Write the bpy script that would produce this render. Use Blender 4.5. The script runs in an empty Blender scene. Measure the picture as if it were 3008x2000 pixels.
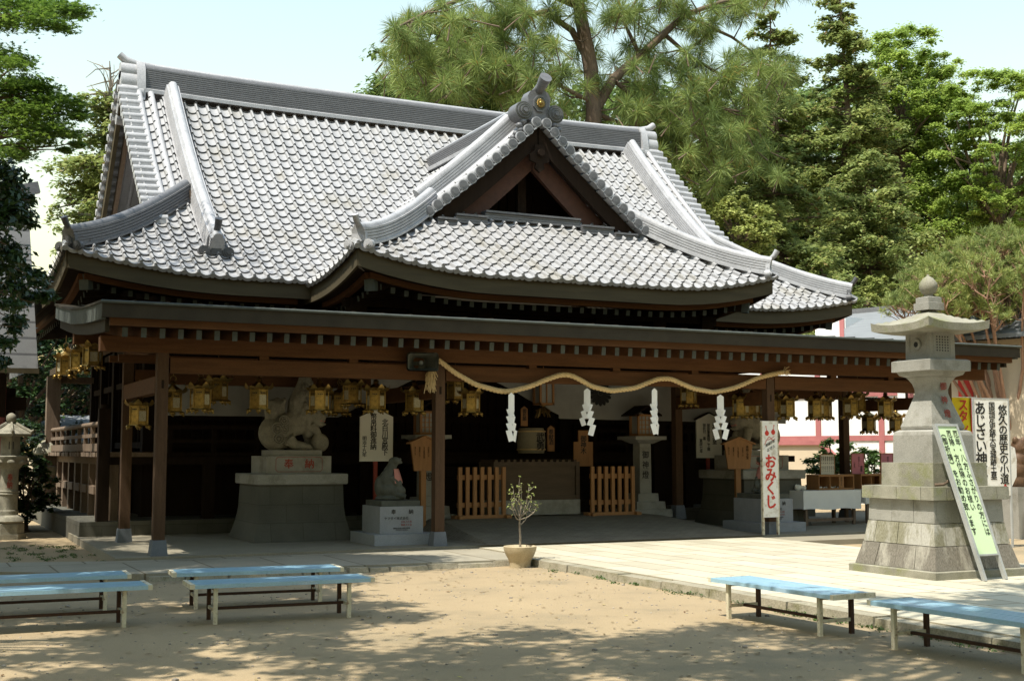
import bpy, math, random
import numpy as np
from mathutils import Vector, Matrix
R = math.radians; PI = math.pi
rng = np.random.default_rng(7); random.seed(7)
scn = bpy.context.scene
COL = scn.collection
# ------------------------------------------------------------------ camera
YAW, PIT, EYE, FPX = R(26), math.atan(325/3700), 1.6, 3700.0
cd = bpy.data.cameras.new('camera'); cd.sensor_width = 36; cd.lens = FPX/3008*36; cd.clip_end = 1500; cd.clip_start = .1
cam = bpy.data.objects.new('camera', cd); COL.objects.link(cam)
cam.location = (0, 0, EYE); cam.rotation_euler = (PI/2+PIT, 0, -YAW); scn.camera = cam
FW = Vector((math.sin(YAW)*math.cos(PIT), math.cos(YAW)*math.cos(PIT), math.sin(PIT)))
RT = Vector((math.cos(YAW), -math.sin(YAW), 0)); UP = RT.cross(FW)
def at(u, v, y):
    """world point at depth y that lies in the direction of photo pixel (u, v): surveying aid"""
    r = FW+RT*((u-1504)/FPX)-UP*((v-1000)/FPX)
    return Vector((0, 0, EYE))+r*(y/r.y)
# ------------------------------------------------------------------ sky, sun, exposure
SUN = Vector((.45, .15, -1.0)).normalized()
w = bpy.data.worlds.new('World'); scn.world = w; w.use_nodes = True
nt = w.node_tree; bg = nt.nodes['Background']
sky = nt.nodes.new('ShaderNodeTexSky'); sky.sky_type = 'NISHITA'; sky.sun_disc = False
sky.sun_elevation = math.asin(-SUN.z); sky.sun_rotation = math.atan2(-SUN.x, -SUN.y)
sky.air_density = 2.5; sky.dust_density = 1.2; sky.ozone_density = .5
nt.links.new(sky.outputs[0], bg.inputs[0]); bg.inputs[1].default_value = .15
ld = bpy.data.lights.new('sun', 'SUN'); ld.energy = 5.0; ld.angle = R(.53); ld.color = (1, .94, .82)
sun = bpy.data.objects.new('sun', ld); COL.objects.link(sun)
sun.rotation_euler = SUN.to_track_quat('-Z', 'Y').to_euler(); sun.location = (-12, -4, 30)
scn.view_settings.view_transform = 'Standard'; scn.view_settings.look = 'None'
scn.view_settings.exposure = 0.62; scn.view_settings.gamma = 1
scn.cycles.diffuse_bounces = 2; scn.cycles.max_bounces = 6; scn.cycles.transparent_max_bounces = 6
scn.cycles.use_denoising = True

# ------------------------------------------------------------------ materials
MATS = {}
def mat(name, col, col2=None, rough=.7, scale=2.0, bump=0.0, bscale=40.0, metal=0.0, spec=.4, fine=.12, fscale=60.0,
        stretch=None, stain=None, sscale=1.0, island=0.0, contrast=.5, st=(.52, .66)):
    m = bpy.data.materials.new(name); m.use_nodes = True; n = m.node_tree.nodes; l = m.node_tree.links
    b = n['Principled BSDF']; b.inputs['Roughness'].default_value = rough; b.inputs['Metallic'].default_value = metal
    b.inputs['Specular IOR Level'].default_value = spec
    tc = n.new('ShaderNodeTexCoord'); src = tc.outputs['Object']
    if stretch:
        mp = n.new('ShaderNodeMapping'); mp.inputs['Scale'].default_value = stretch; l.new(src, mp.inputs[0]); src = mp.outputs[0]
    def noise(sc, det=4, rg=.6):
        t = n.new('ShaderNodeTexNoise'); t.inputs['Scale'].default_value = sc; t.inputs['Detail'].default_value = det
        t.inputs['Roughness'].default_value = rg; l.new(src, t.inputs['Vector']); return t.outputs['Fac']
    def mix(f, a, c, typ='MIX'):
        x = n.new('ShaderNodeMix'); x.data_type = 'RGBA'; x.blend_type = typ
        if isinstance(f, float): x.inputs[0].default_value = f
        else: l.new(f, x.inputs[0])
        for k, q in ((6, a), (7, c)):
            if isinstance(q, tuple): x.inputs[k].default_value = (*q, 1)
            else: l.new(q, x.inputs[k])
        return x.outputs[2]
    def ramp(f, a, c):
        r = n.new('ShaderNodeMapRange'); r.inputs[1].default_value = a; r.inputs[2].default_value = c; l.new(f, r.inputs[0]); return r.outputs[0]
    c2 = col2 or tuple(min(1, q*.72) for q in col)
    c = mix(ramp(noise(scale), .5-contrast*.4, .5+contrast*.4), col, c2)
    if stain:
        c = mix(ramp(noise(sscale, 5, .65), *st), c, stain)
    if fine:
        f = ramp(noise(fscale, 2), .3, .7)
        c = mix(fine, c, mix(f, tuple(q*.35 for q in col), tuple(min(1, q*1.5) for q in col)))
    if island:
        g = n.new('ShaderNodeNewGeometry')
        c = mix(ramp(g.outputs['Random Per Island'], 0, 1), mix(island, c, (0.0, 0.0, 0.0)), c)
    l.new(c, b.inputs['Base Color'])
    if bump:
        bp = n.new('ShaderNodeBump'); bp.inputs['Strength'].default_value = bump; bp.inputs['Distance'].default_value = .02
        l.new(noise(bscale, 5), bp.inputs['Height']); l.new(bp.outputs[0], b.inputs['Normal'])
    MATS[name] = m; return m
def slab_mat(name, col, col2, mortar, bw, bh, ms=.008, rot=0.0, bump=.3, rough=.85, off=.5, stain=None):
    """stone or block courses: brick joints over a mottled stone"""
    m = mat(name, col, col2, rough=rough, scale=1.3, bump=0, fine=.22, fscale=90, stain=stain, sscale=1.6)
    n = m.node_tree.nodes; l = m.node_tree.links; b = n['Principled BSDF']
    tc = n.new('ShaderNodeTexCoord'); mp = n.new('ShaderNodeMapping'); mp.inputs['Rotation'].default_value = rot if isinstance(rot, tuple) else (0, 0, rot)
    l.new(tc.outputs['Object'], mp.inputs[0])
    t = n.new('ShaderNodeTexBrick'); t.inputs['Scale'].default_value = 1; t.inputs['Brick Width'].default_value = bw
    t.inputs['Row Height'].default_value = bh; t.inputs['Mortar Size'].default_value = ms; t.inputs['Mortar Smooth'].default_value = .3
    t.inputs['Bias'].default_value = 0; t.offset = off
    t.inputs['Color1'].default_value = (1, 1, 1, 1); t.inputs['Color2'].default_value = (.8, .79, .77, 1); t.inputs['Mortar'].default_value = (*mortar, 1)
    l.new(mp.outputs[0], t.inputs['Vector'])
    old = b.inputs['Base Color'].links[0].from_socket
    x = n.new('ShaderNodeMix'); x.data_type = 'RGBA'; x.blend_type = 'MULTIPLY'; x.inputs[0].default_value = 1
    l.new(old, x.inputs[6]); l.new(t.outputs['Color'], x.inputs[7]); l.new(x.outputs[2], b.inputs['Base Color'])
    ad = n.new('ShaderNodeMath'); ad.operation = 'MULTIPLY'; ad.inputs[1].default_value = -1; l.new(t.outputs['Fac'], ad.inputs[0])
    bp = n.new('ShaderNodeBump'); bp.inputs['Strength'].default_value = bump; bp.inputs['Distance'].default_value = .01
    l.new(ad.outputs[0], bp.inputs['Height']); l.new(bp.outputs[0], b.inputs['Normal'])
    return m
def leaf_mat(name, a, c, trans=.35, rough=.55, third=None):
    m = bpy.data.materials.new(name); m.use_nodes = True; n = m.node_tree.nodes; l = m.node_tree.links
    b = n['Principled BSDF']; b.inputs['Roughness'].default_value = rough; b.inputs['Specular IOR Level'].default_value = .35
    g = n.new('ShaderNodeNewGeometry'); cr = n.new('ShaderNodeValToRGB')
    cr.color_ramp.elements[0].color = (*a, 1); cr.color_ramp.elements[1].color = (*c, 1)
    if third:
        e = cr.color_ramp.elements.new(.94); e.color = (*c, 1); cr.color_ramp.elements[-1].color = (*third, 1)
    l.new(g.outputs['Random Per Island'], cr.inputs[0])
    tc = n.new('ShaderNodeTexCoord'); t = n.new('ShaderNodeTexNoise'); t.inputs['Scale'].default_value = .55; t.inputs['Detail'].default_value = 3
    l.new(tc.outputs['Object'], t.inputs['Vector'])
    x = n.new('ShaderNodeMix'); x.data_type = 'RGBA'; x.blend_type = 'MULTIPLY'; x.inputs[0].default_value = .65
    r2 = n.new('ShaderNodeValToRGB'); r2.color_ramp.elements[0].position = .35; r2.color_ramp.elements[0].color = (.62, .72, .62, 1)
    r2.color_ramp.elements[1].position = .65; r2.color_ramp.elements[1].color = (1.25, 1.2, 1.0, 1)
    l.new(t.outputs['Fac'], r2.inputs[0]); l.new(cr.outputs[0], x.inputs[6]); l.new(r2.outputs[0], x.inputs[7])
    l.new(x.outputs[2], b.inputs['Base Color'])
    tr = n.new('ShaderNodeBsdfTranslucent'); mx = n.new('ShaderNodeMixShader'); mx.inputs[0].default_value = trans
    l.new(x.outputs[2], tr.inputs[0]); l.new(b.outputs[0], mx.inputs[1]); l.new(tr.outputs[0], mx.inputs[2])
    l.new(mx.outputs[0], n['Material Output'].inputs[0]); MATS[name] = m; return m

TILE = mat('roof_tile_grey', (.325, .326, .332), (.27, .271, .277), rough=.5, scale=.9, spec=.6, fine=.14, fscale=25, stain=(.25, .24, .215), sscale=1.3, island=.1)
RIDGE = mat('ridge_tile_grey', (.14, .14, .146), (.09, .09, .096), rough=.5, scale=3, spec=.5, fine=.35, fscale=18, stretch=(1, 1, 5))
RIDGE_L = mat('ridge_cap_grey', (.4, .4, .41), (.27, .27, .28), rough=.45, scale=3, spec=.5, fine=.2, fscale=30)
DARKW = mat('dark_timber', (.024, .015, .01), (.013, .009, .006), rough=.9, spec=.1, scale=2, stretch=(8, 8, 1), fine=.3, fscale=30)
BEAM = mat('brown_timber', (.105, .047, .019), (.06, .028, .012), rough=.8, spec=.15, scale=1.5, stretch=(1, 6, 9), fine=.25, fscale=25)
POSTW = mat('post_timber', (.09, .052, .03), (.055, .033, .02), rough=.85, spec=.15, scale=2, stretch=(9, 9, .7), fine=.25, fscale=25)
OLDW = mat('weathered_timber', (.19, .135, .092), (.1, .07, .05), rough=.85, scale=2, stretch=(7, 7, .8), fine=.3, fscale=25)
COPPER = mat('aged_copper_sheet', (.045, .039, .028), (.03, .026, .02), rough=.75, scale=4, spec=.12, fine=.15)
VERD = mat('verdigris_copper', (.085, .097, .09), (.055, .063, .06), rough=.8, spec=.15, scale=6)
FASC = mat('eave_board', (.085, .07, .042), (.058, .048, .03), rough=.85, spec=.12, scale=1.5, stretch=(.6, .6, 6))
GRAN = mat('granite', (.31, .3, .265), (.21, .205, .18), rough=.85, scale=2.2, bump=.25, bscale=60, fine=.3, fscale=120, stain=(.15, .14, .11), sscale=2.6)
GRAN2 = mat('pale_granite', (.27, .285, .3), (.2, .21, .22), rough=.7, scale=4, fine=.4, fscale=180)
STATUE = mat('statue_stone', (.3, .28, .215), (.13, .12, .095), rough=.85, scale=5, bump=.3, bscale=40, fine=.3, fscale=70)
MOSS = mat('mossy_stone', (.3, .285, .225), (.14, .135, .1), rough=.9, scale=3.5, bump=.3, bscale=50, fine=.3, fscale=90, stain=(.16, .17, .06), sscale=3)
DSTONE = mat('dark_stone', (.1, .105, .085), (.05, .053, .043), rough=.85, scale=6, bump=.3, bscale=40)
PLINTH = mat('plinth_stone', (.14, .155, .175), (.1, .11, .125), rough=.8, scale=6, fine=.35, fscale=140)
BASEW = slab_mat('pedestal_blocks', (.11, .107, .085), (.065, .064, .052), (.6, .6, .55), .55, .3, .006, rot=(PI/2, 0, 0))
CONC = mat('concrete_apron', (.25, .225, .165), (.18, .16, .12), rough=.9, scale=1.1, bump=.15, fine=.25, fscale=80)
PAVE = slab_mat('stone_pavement', (.5, .465, .36), (.41, .38, .29), (.3, .22, .13), 1.15, .46, .011, rot=PI/2)
STRIP = slab_mat('stone_strip', (.34, .31, .24), (.24, .22, .17), (.45, .4, .32), .95, 3.0, .016)
RAMP = slab_mat('brick_ramp', (.22, .195, .14), (.16, .14, .105), (.55, .52, .48), .2, .1, .006)
KERB = mat('kerb_stone', (.33, .3, .225), (.2, .18, .13), rough=.95, scale=3, bump=.5, bscale=25, fine=.3, fscale=60, stain=(.12, .115, .05), sscale=4)
SOIL = mat('sandy_soil', (.34, .26, .155), (.265, .204, .124), rough=.95, scale=.7, bump=.6, bscale=45, fine=.34, fscale=110, stain=(.2, .165, .105), sscale=.7)
GOLD = mat('gilt_brass', (.34, .225, .065), (.11, .075, .025), rough=.36, scale=14, metal=.85, fine=.25, fscale=70)
GOLD_D = mat('dark_brass', (.3, .2, .07), (.16, .11, .04), rough=.4, scale=10, metal=.8)
MESHP = mat('pierced_panel', (.42, .39, .28), (.22, .16, .06), rough=.5, scale=60, fine=.5, fscale=130, contrast=.2)
ROPE = mat('straw_rope', (.58, .43, .22), (.42, .3, .15), rough=.9, scale=12, fine=.4, fscale=120)
PAPER = mat('white_paper', (.8, .8, .78), (.74, .74, .72), rough=.8, fine=.03)
CLOTH = mat('white_cloth', (.78, .78, .75), (.7, .7, .68), rough=.9, fine=.04)
ONI = mat('dark_end_tile', (.085, .085, .088), (.05, .05, .052), rough=.5, scale=6, fine=.3)
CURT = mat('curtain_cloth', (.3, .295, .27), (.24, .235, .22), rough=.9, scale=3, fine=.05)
BOARD = mat('board_white', (.72, .69, .6), (.65, .62, .54), rough=.6, fine=.05)
WHITE = mat('white_paint', (.78, .77, .72), (.7, .69, .64), rough=.5, fine=.06, stain=(.5, .46, .38), sscale=6)
INK = mat('black_ink', (.012, .012, .012), rough=.6, fine=0)
REDI = mat('red_paint', (.55, .035, .02), (.45, .03, .02), rough=.55, fine=0)
CARVR = mat('red_carving', (.3, .05, .03), (.2, .04, .03), rough=.8, fine=.1)
SIGNW = mat('sign_cedar', (.34, .165, .06), (.24, .115, .042), rough=.6, scale=2, stretch=(7, 7, .8), fine=.2)
BLUE = mat('blue_paint', (.32, .5, .6), (.24, .42, .55), rough=.3, scale=2.5, stretch=(1, 4, 1), spec=.8, fine=.14, fscale=50, stain=(.33, .46, .58), sscale=3)
LEGW = mat('chipped_cream_paint', (.62, .58, .44), (.52, .47, .34), rough=.6, scale=6, fine=.1, stain=(.16, .07, .03), sscale=11)
RUST_SHADE = mat('rusty_shaded_steel', (.07, .035, .02), (.035, .02, .014), rough=.9, scale=9, fine=.3)
GREEN = mat('pale_green_board', (.6, .76, .5), (.58, .72, .4), rough=.45, scale=.7, fine=.03)
GABLEW = mat('reddish_gable_timber', (.085, .036, .022), (.045, .02, .013), rough=.75, scale=2, stretch=(4, 4, 4), fine=.3, fscale=25)
STEEL = mat('grey_frame_steel', (.4, .41, .4), (.3, .31, .3), rough=.5, scale=5)
YEL = mat('yellow_cloth', (.75, .6, .02), (.68, .52, .02), rough=.8, fine=.05)
PINKT = mat('pink_red_timber', (.42, .155, .15), (.34, .12, .12), rough=.6, scale=3, fine=.1)
PLAST = mat('white_plaster', (.8, .79, .76), (.72, .71, .68), rough=.9, scale=1, fine=.05)
CREAM = mat('cream_plaster', (.6, .5, .36), (.52, .43, .31), rough=.9, scale=1)
PINKP = mat('pink_card', (.55, .2, .26), (.5, .17, .22), rough=.7, fine=.04)
SLATE = slab_mat('shingle_roof', (.24, .255, .27), (.17, .18, .195), (.35, .35, .36), .9, .2, .012)
SLATE2 = mat('grey_sheet_roof', (.2, .215, .225), (.15, .16, .17), rough=.65, scale=1.2, stretch=(1, 6, 6), fine=.2)
BARK = mat('bark', (.16, .115, .08), (.07, .05, .036), rough=.95, scale=4, bump=.8, bscale=14, stretch=(3, 3, .8), fine=.3)
BARKR = mat('red_pine_bark', (.4, .24, .16), (.24, .145, .1), rough=.95, scale=5, bump=.7, bscale=14, fine=.3)
BARKP = mat('pale_bark', (.26, .22, .17), (.13, .11, .085), rough=.95, scale=5, bump=.6, bscale=14, fine=.3)
TERRA = mat('planter_stoneware', (.46, .38, .25), (.36, .29, .18), rough=.75, scale=4, fine=.2, stain=(.28, .22, .13), sscale=3)
CARVW = mat('dark_carved_wood', (.12, .065, .032), (.06, .034, .018), rough=.6, scale=6, fine=.3, fscale=30)
HORN = mat('grey_horn_metal', (.2, .215, .2), (.15, .16, .15), rough=.45, scale=6)
BLACK = mat('matt_black', (.015, .015, .015), rough=.7, fine=0)
PINKB = mat('faded_bib_cloth', (.5, .22, .18), (.4, .17, .14), rough=.9)
PINE_L = leaf_mat('pine_needles', (.13, .19, .055), (.3, .37, .12), trans=.4, third=(.3, .14, .04))
HINO_L = leaf_mat('cypress_leaves', (.145, .2, .06), (.36, .4, .145), trans=.45, third=(.19, .11, .05))
CEDAR_L = leaf_mat('cedar_leaves', (.075, .135, .038), (.2, .28, .085), trans=.45)
KEYA_L = leaf_mat('young_leaves', (.2, .3, .055), (.4, .5, .13), trans=.5)
YELL_L = leaf_mat('yellowish_leaves', (.2, .25, .065), (.4, .43, .15), trans=.4)
MAPL_L = leaf_mat('maple_leaves', (.06, .12, .02), (.17, .26, .045), trans=.5)
DARK_L = leaf_mat('evergreen_leaves', (.012, .03, .01), (.035, .07, .02), trans=.12, rough=.35)
SHRUB_L = leaf_mat('shrub_leaves', (.035, .075, .018), (.1, .17, .04), trans=.35)
UMB_L = leaf_mat('upright_needles', (.17, .225, .065), (.36, .4, .14), trans=.4, third=(.4, .33, .12))
LITTER = leaf_mat('fallen_leaves', (.12, .06, .025), (.4, .3, .16), trans=.1, third=(.5, .42, .1))
PEBB = mat('pebbles', (.42, .38, .32), (.25, .21, .17), rough=.9, scale=8, island=.5)
# ------------------------------------------------------------------ mesh builder
def wmat(o):
    m = o.matrix_basis.copy()
    if o.parent: m = wmat(o.parent) @ o.matrix_parent_inverse @ m
    return m
class G:
    def __init__(s): s.v = []; s.f = []; s.mi = []; s.m = 0
    def add(s, vs, fs):
        b = len(s.v); s.v.extend([tuple(q) for q in vs]); s.f.extend([tuple(b+i for i in q) for q in fs]); s.mi.extend([s.m]*len(fs)); return s
    def bx(s, x0, x1, y0, y1, z0, z1):
        return s.add([(x0,y0,z0),(x1,y0,z0),(x1,y1,z0),(x0,y1,z0),(x0,y0,z1),(x1,y0,z1),(x1,y1,z1),(x0,y1,z1)],
                     [(0,3,2,1),(4,5,6,7),(0,1,5,4),(1,2,6,5),(2,3,7,6),(3,0,4,7)])
    def frus(s, cx, cy, z0, z1, a0, b0, a1, b1):
        """block with half-sizes a,b at the bottom and a1,b1 at the top"""
        v = [(cx+i*a, cy+j*b, z) for z, a, b in ((z0,a0,b0),(z1,a1,b1)) for i, j in ((-1,-1),(1,-1),(1,1),(-1,1))]
        return s.add(v, [(0,3,2,1),(4,5,6,7),(0,1,5,4),(1,2,6,5),(2,3,7,6),(3,0,4,7)])
    def bar(s, p0, p1, w, h, up=(0,0,1)):
        p0 = Vector(p0); p1 = Vector(p1); d = (p1-p0).normalized(); u = Vector(up)
        sd = d.cross(u)
        if sd.length < 1e-4: sd = Vector((1,0,0))
        sd.normalize(); u = sd.cross(d)
        v = [p+sd*(i*w/2)+u*(j*h/2) for p in (p0,p1) for i, j in ((-1,-1),(1,-1),(1,1),(-1,1))]
        return s.add(v, [(0,3,2,1),(4,5,6,7),(0,1,5,4),(1,2,6,5),(2,3,7,6),(3,0,4,7)][::1])
    def tube(s, pts, rads, n=8, cap=True):
        pts = [Vector(p) for p in pts]
        if not hasattr(rads, '__len__'): rads = [rads]*len(pts)
        b = len(s.v); ref = None; rings = []
        for i, p in enumerate(pts):
            d = (pts[min(i+1,len(pts)-1)]-pts[max(i-1,0)]).normalized()
            if ref is None: ref = Vector((0,0,1)) if abs(d.z) < .9 else Vector((1,0,0))
            sd = d.cross(ref).normalized(); ref = sd.cross(d).normalized()
            rings.append([p+(sd*math.cos(2*PI*k/n)+ref*math.sin(2*PI*k/n))*rads[i] for k in range(n)])
        vs = [q for r in rings for q in r]; fs = []
        for i in range(len(pts)-1):
            for k in range(n):
                fs.append((i*n+k, i*n+(k+1)%n, (i+1)*n+(k+1)%n, (i+1)*n+k))
        if cap: fs += [tuple(range(n-1,-1,-1)), tuple((len(pts)-1)*n+k for k in range(n))]
        return s.add(vs, fs)
    def cyl(s, p0, p1, r0, r1=None, n=12): return s.tube([p0,p1], [r0, r0 if r1 is None else r1], n)
    def lathe(s, prof, n=16, c=(0,0,0), rot=0.0, sq=False):
        """prof: (radius, z); sq: radius is the half width of a square (n=4)"""
        k0 = math.sqrt(2) if sq else 1
        if sq: n = 4; rot += PI/4
        vs = [(c[0]+r*k0*math.cos(rot+2*PI*k/n), c[1]+r*k0*math.sin(rot+2*PI*k/n), c[2]+z) for r, z in prof for k in range(n)]
        fs = [(i*n+k, i*n+(k+1)%n, (i+1)*n+(k+1)%n, (i+1)*n+k) for i in range(len(prof)-1) for k in range(n)]
        fs += [tuple(range(n-1,-1,-1)), tuple((len(prof)-1)*n+k for k in range(n))]
        return s.add(vs, fs)
    def prism(s, poly, O, A, B, t):
        """polygon (a,b) on axes A,B at O, thickness t along A x B"""
        O = Vector(O); A = Vector(A); B = Vector(B); N = A.cross(B).normalized(); n = len(poly)
        f = [O+A*a+B*b for a, b in poly]; k = [q-N*t for q in f]
        fs = [tuple(range(n)), tuple(range(2*n-1,n-1,-1))]+[(i+n, (i+1)%n+n, (i+1)%n, i) for i in range(n)]
        return s.add(f+k, fs)
    def ball(s, c, r, n=14, m=9, rotm=None):
        if not hasattr(r, '__len__'): r = (r,r,r)
        vs = []; c = Vector(c)
        for i in range(m+1):
            th = PI*i/m
            for k in range(n):
                q = Vector((r[0]*math.sin(th)*math.cos(2*PI*k/n), r[1]*math.sin(th)*math.sin(2*PI*k/n), r[2]*math.cos(th)))
                if rotm: q = rotm @ q
                vs.append(c+q)
        fs = [(i*n+k, (i+1)*n+k, (i+1)*n+(k+1)%n, i*n+(k+1)%n) for i in range(m) for k in range(n)]
        return s.add(vs, fs)
    def sweep(s, pts, prof, updir=None):
        """profile (side, up) carried along pts; side is horizontal"""
        pts = [Vector(p) for p in pts]; n = len(prof); vs = []
        for i, p in enumerate(pts):
            d = (pts[min(i+1,len(pts)-1)]-pts[max(i-1,0)]).normalized()
            sd = d.cross(Vector((0,0,1))).normalized(); u = sd.cross(d).normalized() if updir is None else Vector(updir)
            vs += [p+sd*a+u*b for a, b in prof]
        fs = [(i*n+k, (i+1)*n+k, (i+1)*n+(k+1)%n, i*n+(k+1)%n) for i in range(len(pts)-1) for k in range(n)]
        fs += [tuple(range(n)), tuple((len(pts)-1)*n+n-1-k for k in range(n))]
        return s.add(vs, fs)
    def text(s, body, size, O, A, B, vert=True, lift=.003, sx=1.0, off=.012, line=None):
        """writing; O is the top centre of a column (or the centre of a row)"""
        c = bpy.data.curves.new('writing', 'FONT'); c.resolution_u = 2; c.size = 1; c.offset = 0
        c.align_x = 'CENTER'; c.align_y = 'TOP' if vert else 'CENTER'; c.space_line = line or .87
        c.body = '\n'.join(body) if vert else body
        o = bpy.data.objects.new('writing', c); me = bpy.data.meshes.new_from_object(o)
        O = Vector(O); A = Vector(A).normalized(); B = Vector(B).normalized(); N = A.cross(B)
        for q, (bx_, by_) in enumerate(((0,0),(off,0),(-off,off*.5),(0,-off))):      # brush weight
            s.add([O+A*((v.co.x+bx_)*size*sx)+B*((v.co.y+by_)*size)+N*(lift+q*.0005) for v in me.vertices], [tuple(p.vertices) for p in me.polygons])
        bpy.data.objects.remove(o); bpy.data.curves.remove(c); bpy.data.meshes.remove(me); return s
    def mesh(s, name, mats, parent=None, smooth=None, world=False, loc=None, rz=None):
        me = bpy.data.meshes.new(name); me.from_pydata(s.v, [], s.f)
        mats = mats if isinstance(mats, (list, tuple)) else [mats]
        for q in mats: me.materials.append(q)
        if len(mats) > 1: me.polygons.foreach_set('material_index', s.mi)
        if smooth is not None:
            me.shade_smooth(); me.set_sharp_from_angle(angle=R(smooth))
        me.update()
        o = bpy.data.objects.new(name, me); COL.objects.link(o)
        if parent is not None:
            o.parent = parent
            if world: o.matrix_parent_inverse = wmat(parent).inverted()
        if loc is not None: o.location = loc
        if rz is not None: o.rotation_euler = (0,0,rz)
        return o
def tag(o, label=None, cat=None, group=None, kind=None):
    if label: o['label'] = label
    if cat: o['category'] = cat
    if group: o['group'] = group
    if kind: o['kind'] = kind
    return o
def thing(name, label, cat, loc=(0,0,0), rz=0.0, group=None):
    o = bpy.data.objects.new(name, None); o.empty_display_size = .2; COL.objects.link(o)
    o.location = loc; o.rotation_euler = (0,0,rz); return tag(o, label, cat, group)
KIDS = {}
def copy_tree(o, label, loc=None, rz=None, mirror=False):
    c = o.copy(); COL.objects.link(c)
    if label: c['label'] = label
    if loc is not None: c.location = loc
    if rz is not None: c.rotation_euler = (0,0,rz)
    if mirror: c.scale = (-1,1,1)
    def rec(a, b):
        for k in a.children:
            q = k.copy(); COL.objects.link(q); q.parent = b; rec(k, q)
    rec(o, c); return c
def np_mesh(name, V, F, m, parent=None, world=False):
    """V (n,3), F (k, 3 or 4) arrays to one mesh"""
    me = bpy.data.meshes.new(name); k = F.shape[1]
    me.vertices.add(len(V)); me.vertices.foreach_set('co', V.astype(np.float32).ravel())
    me.loops.add(F.size); me.loops.foreach_set('vertex_index', F.astype(np.int32).ravel())
    me.polygons.add(len(F)); me.polygons.foreach_set('loop_start', np.arange(0, F.size, k, dtype=np.int32))
    me.materials.append(m); me.update(calc_edges=True)
    o = bpy.data.objects.new(name, me); COL.objects.link(o)
    if parent is not None:
        o.parent = parent
        if world: o.matrix_parent_inverse = wmat(parent).inverted()
    return o
def unit(a): return a/np.maximum(1e-9, np.linalg.norm(a, axis=1, keepdims=True))
def leaves(C, size, up=.6, asp=.55, out=None, rg=rng):
    """diamond leaves at points C; up: how much they face the sky"""
    n = len(C); N = rg.normal(size=(n,3)); N[:,2] = np.abs(N[:,2])+up*1.5
    if out is not None: N += out
    N = unit(N); T = rg.normal(size=(n,3)); T = unit(T-N*np.sum(T*N,1,keepdims=True)); B = np.cross(N, T)
    sz = (size*rg.uniform(.6,1.3,n))[:,None]
    V = np.stack([C-T*sz*.5, C+B*sz*asp*.5+N*sz*.06, C+T*sz*.5, C-B*sz*asp*.5+N*sz*.06], 1).reshape(-1,3)
    F = np.arange(4*n).reshape(n,4); return V, F
def clumps(cl, n, size, up=.6, asp=.55, flat=1.0, rg=rng):
    """cl: rows of (x,y,z,rx,ry,rz): leaves scattered in each ellipsoid, thicker near its skin"""
    cl = np.asarray(cl, float); vol = cl[:,3]*cl[:,4]+.02; cnt = np.maximum(3, (n*vol/vol.sum())).astype(int)
    idx = np.repeat(np.arange(len(cl)), cnt); d = unit(rg.normal(size=(len(idx),3)))
    d[:,2] = np.where((d[:,2] < -.3) & (rg.random(len(idx)) < .6), -d[:,2]*.6, d[:,2]); r = np.minimum(1.5, np.abs(rg.normal(.55,.38,len(idx))))
    P = cl[idx,:3]+d*cl[idx,3:]*r[:,None]; P[:,2] -= .2*(r**2)*cl[idx,3]*(1-np.abs(d[:,2])); P += rg.normal(0,.07,P.shape)*cl[idx,3:4]
    return leaves(P, size, up, asp, out=d*.9, rg=rg)
def structure(o): o['kind'] = 'structure'; return o
# ================================================================== ground
g = G(); g.add([(-250,-60,0),(300,-60,0),(300,420,0),(-250,420,0)], [(0,1,2,3)])
structure(g.mesh('ground', SOIL))
def strip(name, poly, z, m, zb=-.05):
    g = G(); n = len(poly)
    g.add([(x,y,z) for x,y in poly]+[(x,y,zb) for x,y in poly], [tuple(range(n))]+[(i+n,(i+1)%n+n,(i+1)%n,i) for i in range(n)])
    return structure(g.mesh(name, m))
strip('stone_path', [(8.27,-8),(13.7,-8),(13.7,17.2),(13.7,18.2),(8.27,18.2)], .1, PAVE)
g = G()
y = -8.0
while y < 16.1:
    L = random.uniform(.9,1.5); y1 = min(16.1, y+L)
    dx = random.uniform(-.015,.015); dz = random.uniform(-.012,.006)
    g.frus(8.17+dx, (y+y1)/2, -.05, .097+dz, .115, (y1-y)/2-.006, .098, (y1-y)/2-.012); y = y1
structure(g.mesh('path_kerb', KERB))
strip('front_paving', [(-3,18.4),(1.2,17.35),(2.8,16.25),(8.26,16.12),(8.26,18.2),(2.8,18.3),(1.3,18.75),(-3,19.6)], .085, STRIP)
g = G(); x = 2.85
while x < 8.2:
    L = random.uniform(.25,.6); x1 = min(8.2, x+L); dy = random.uniform(-.03,.03)
    g.frus((x+x1)/2, 16.11+dy, -.05, .07+random.uniform(-.03,.01), (x1-x)/2, .09, (x1-x)/2-.02, .06); x = x1
structure(g.mesh('paving_edge', KERB))
strip('right_paving', [(13.72,17.2),(21.5,17.2),(21.5,18.2),(13.72,18.2)], .09, CONC)
strip('concrete_apron', [(2.8,18.3),(21.5,18.22),(21.5,24.5),(2.9,24.5)], .12, CONC)
g = G()   # brick ramp up to the offering box
pts = [(8.5,18.22,.124),(13.75,18.22,.124),(13.3,20.75,.38),(13.3,22.2,.38),(8.75,22.2,.38),(8.75,20.75,.38)]
g.add(pts, [(0,1,2,5),(5,2,3,4)]); g.add([(13.75,18.22,.1),(14.1,18.3,.122),(14.0,22.2,.122),(13.3,22.2,.38),(13.3,20.75,.38),(13.75,18.22,.124)], [(0,1,2,3,4)][:0]+[(5,1,2,4),(4,2,3)])
g.add([(8.5,18.22,.124),(8.2,18.3,.122),(8.3,22.2,.122),(8.75,22.2,.38),(8.75,20.75,.38)], [(0,4,2,1),(4,3,2)])
structure(g.mesh('brick_ramp', RAMP))
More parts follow.
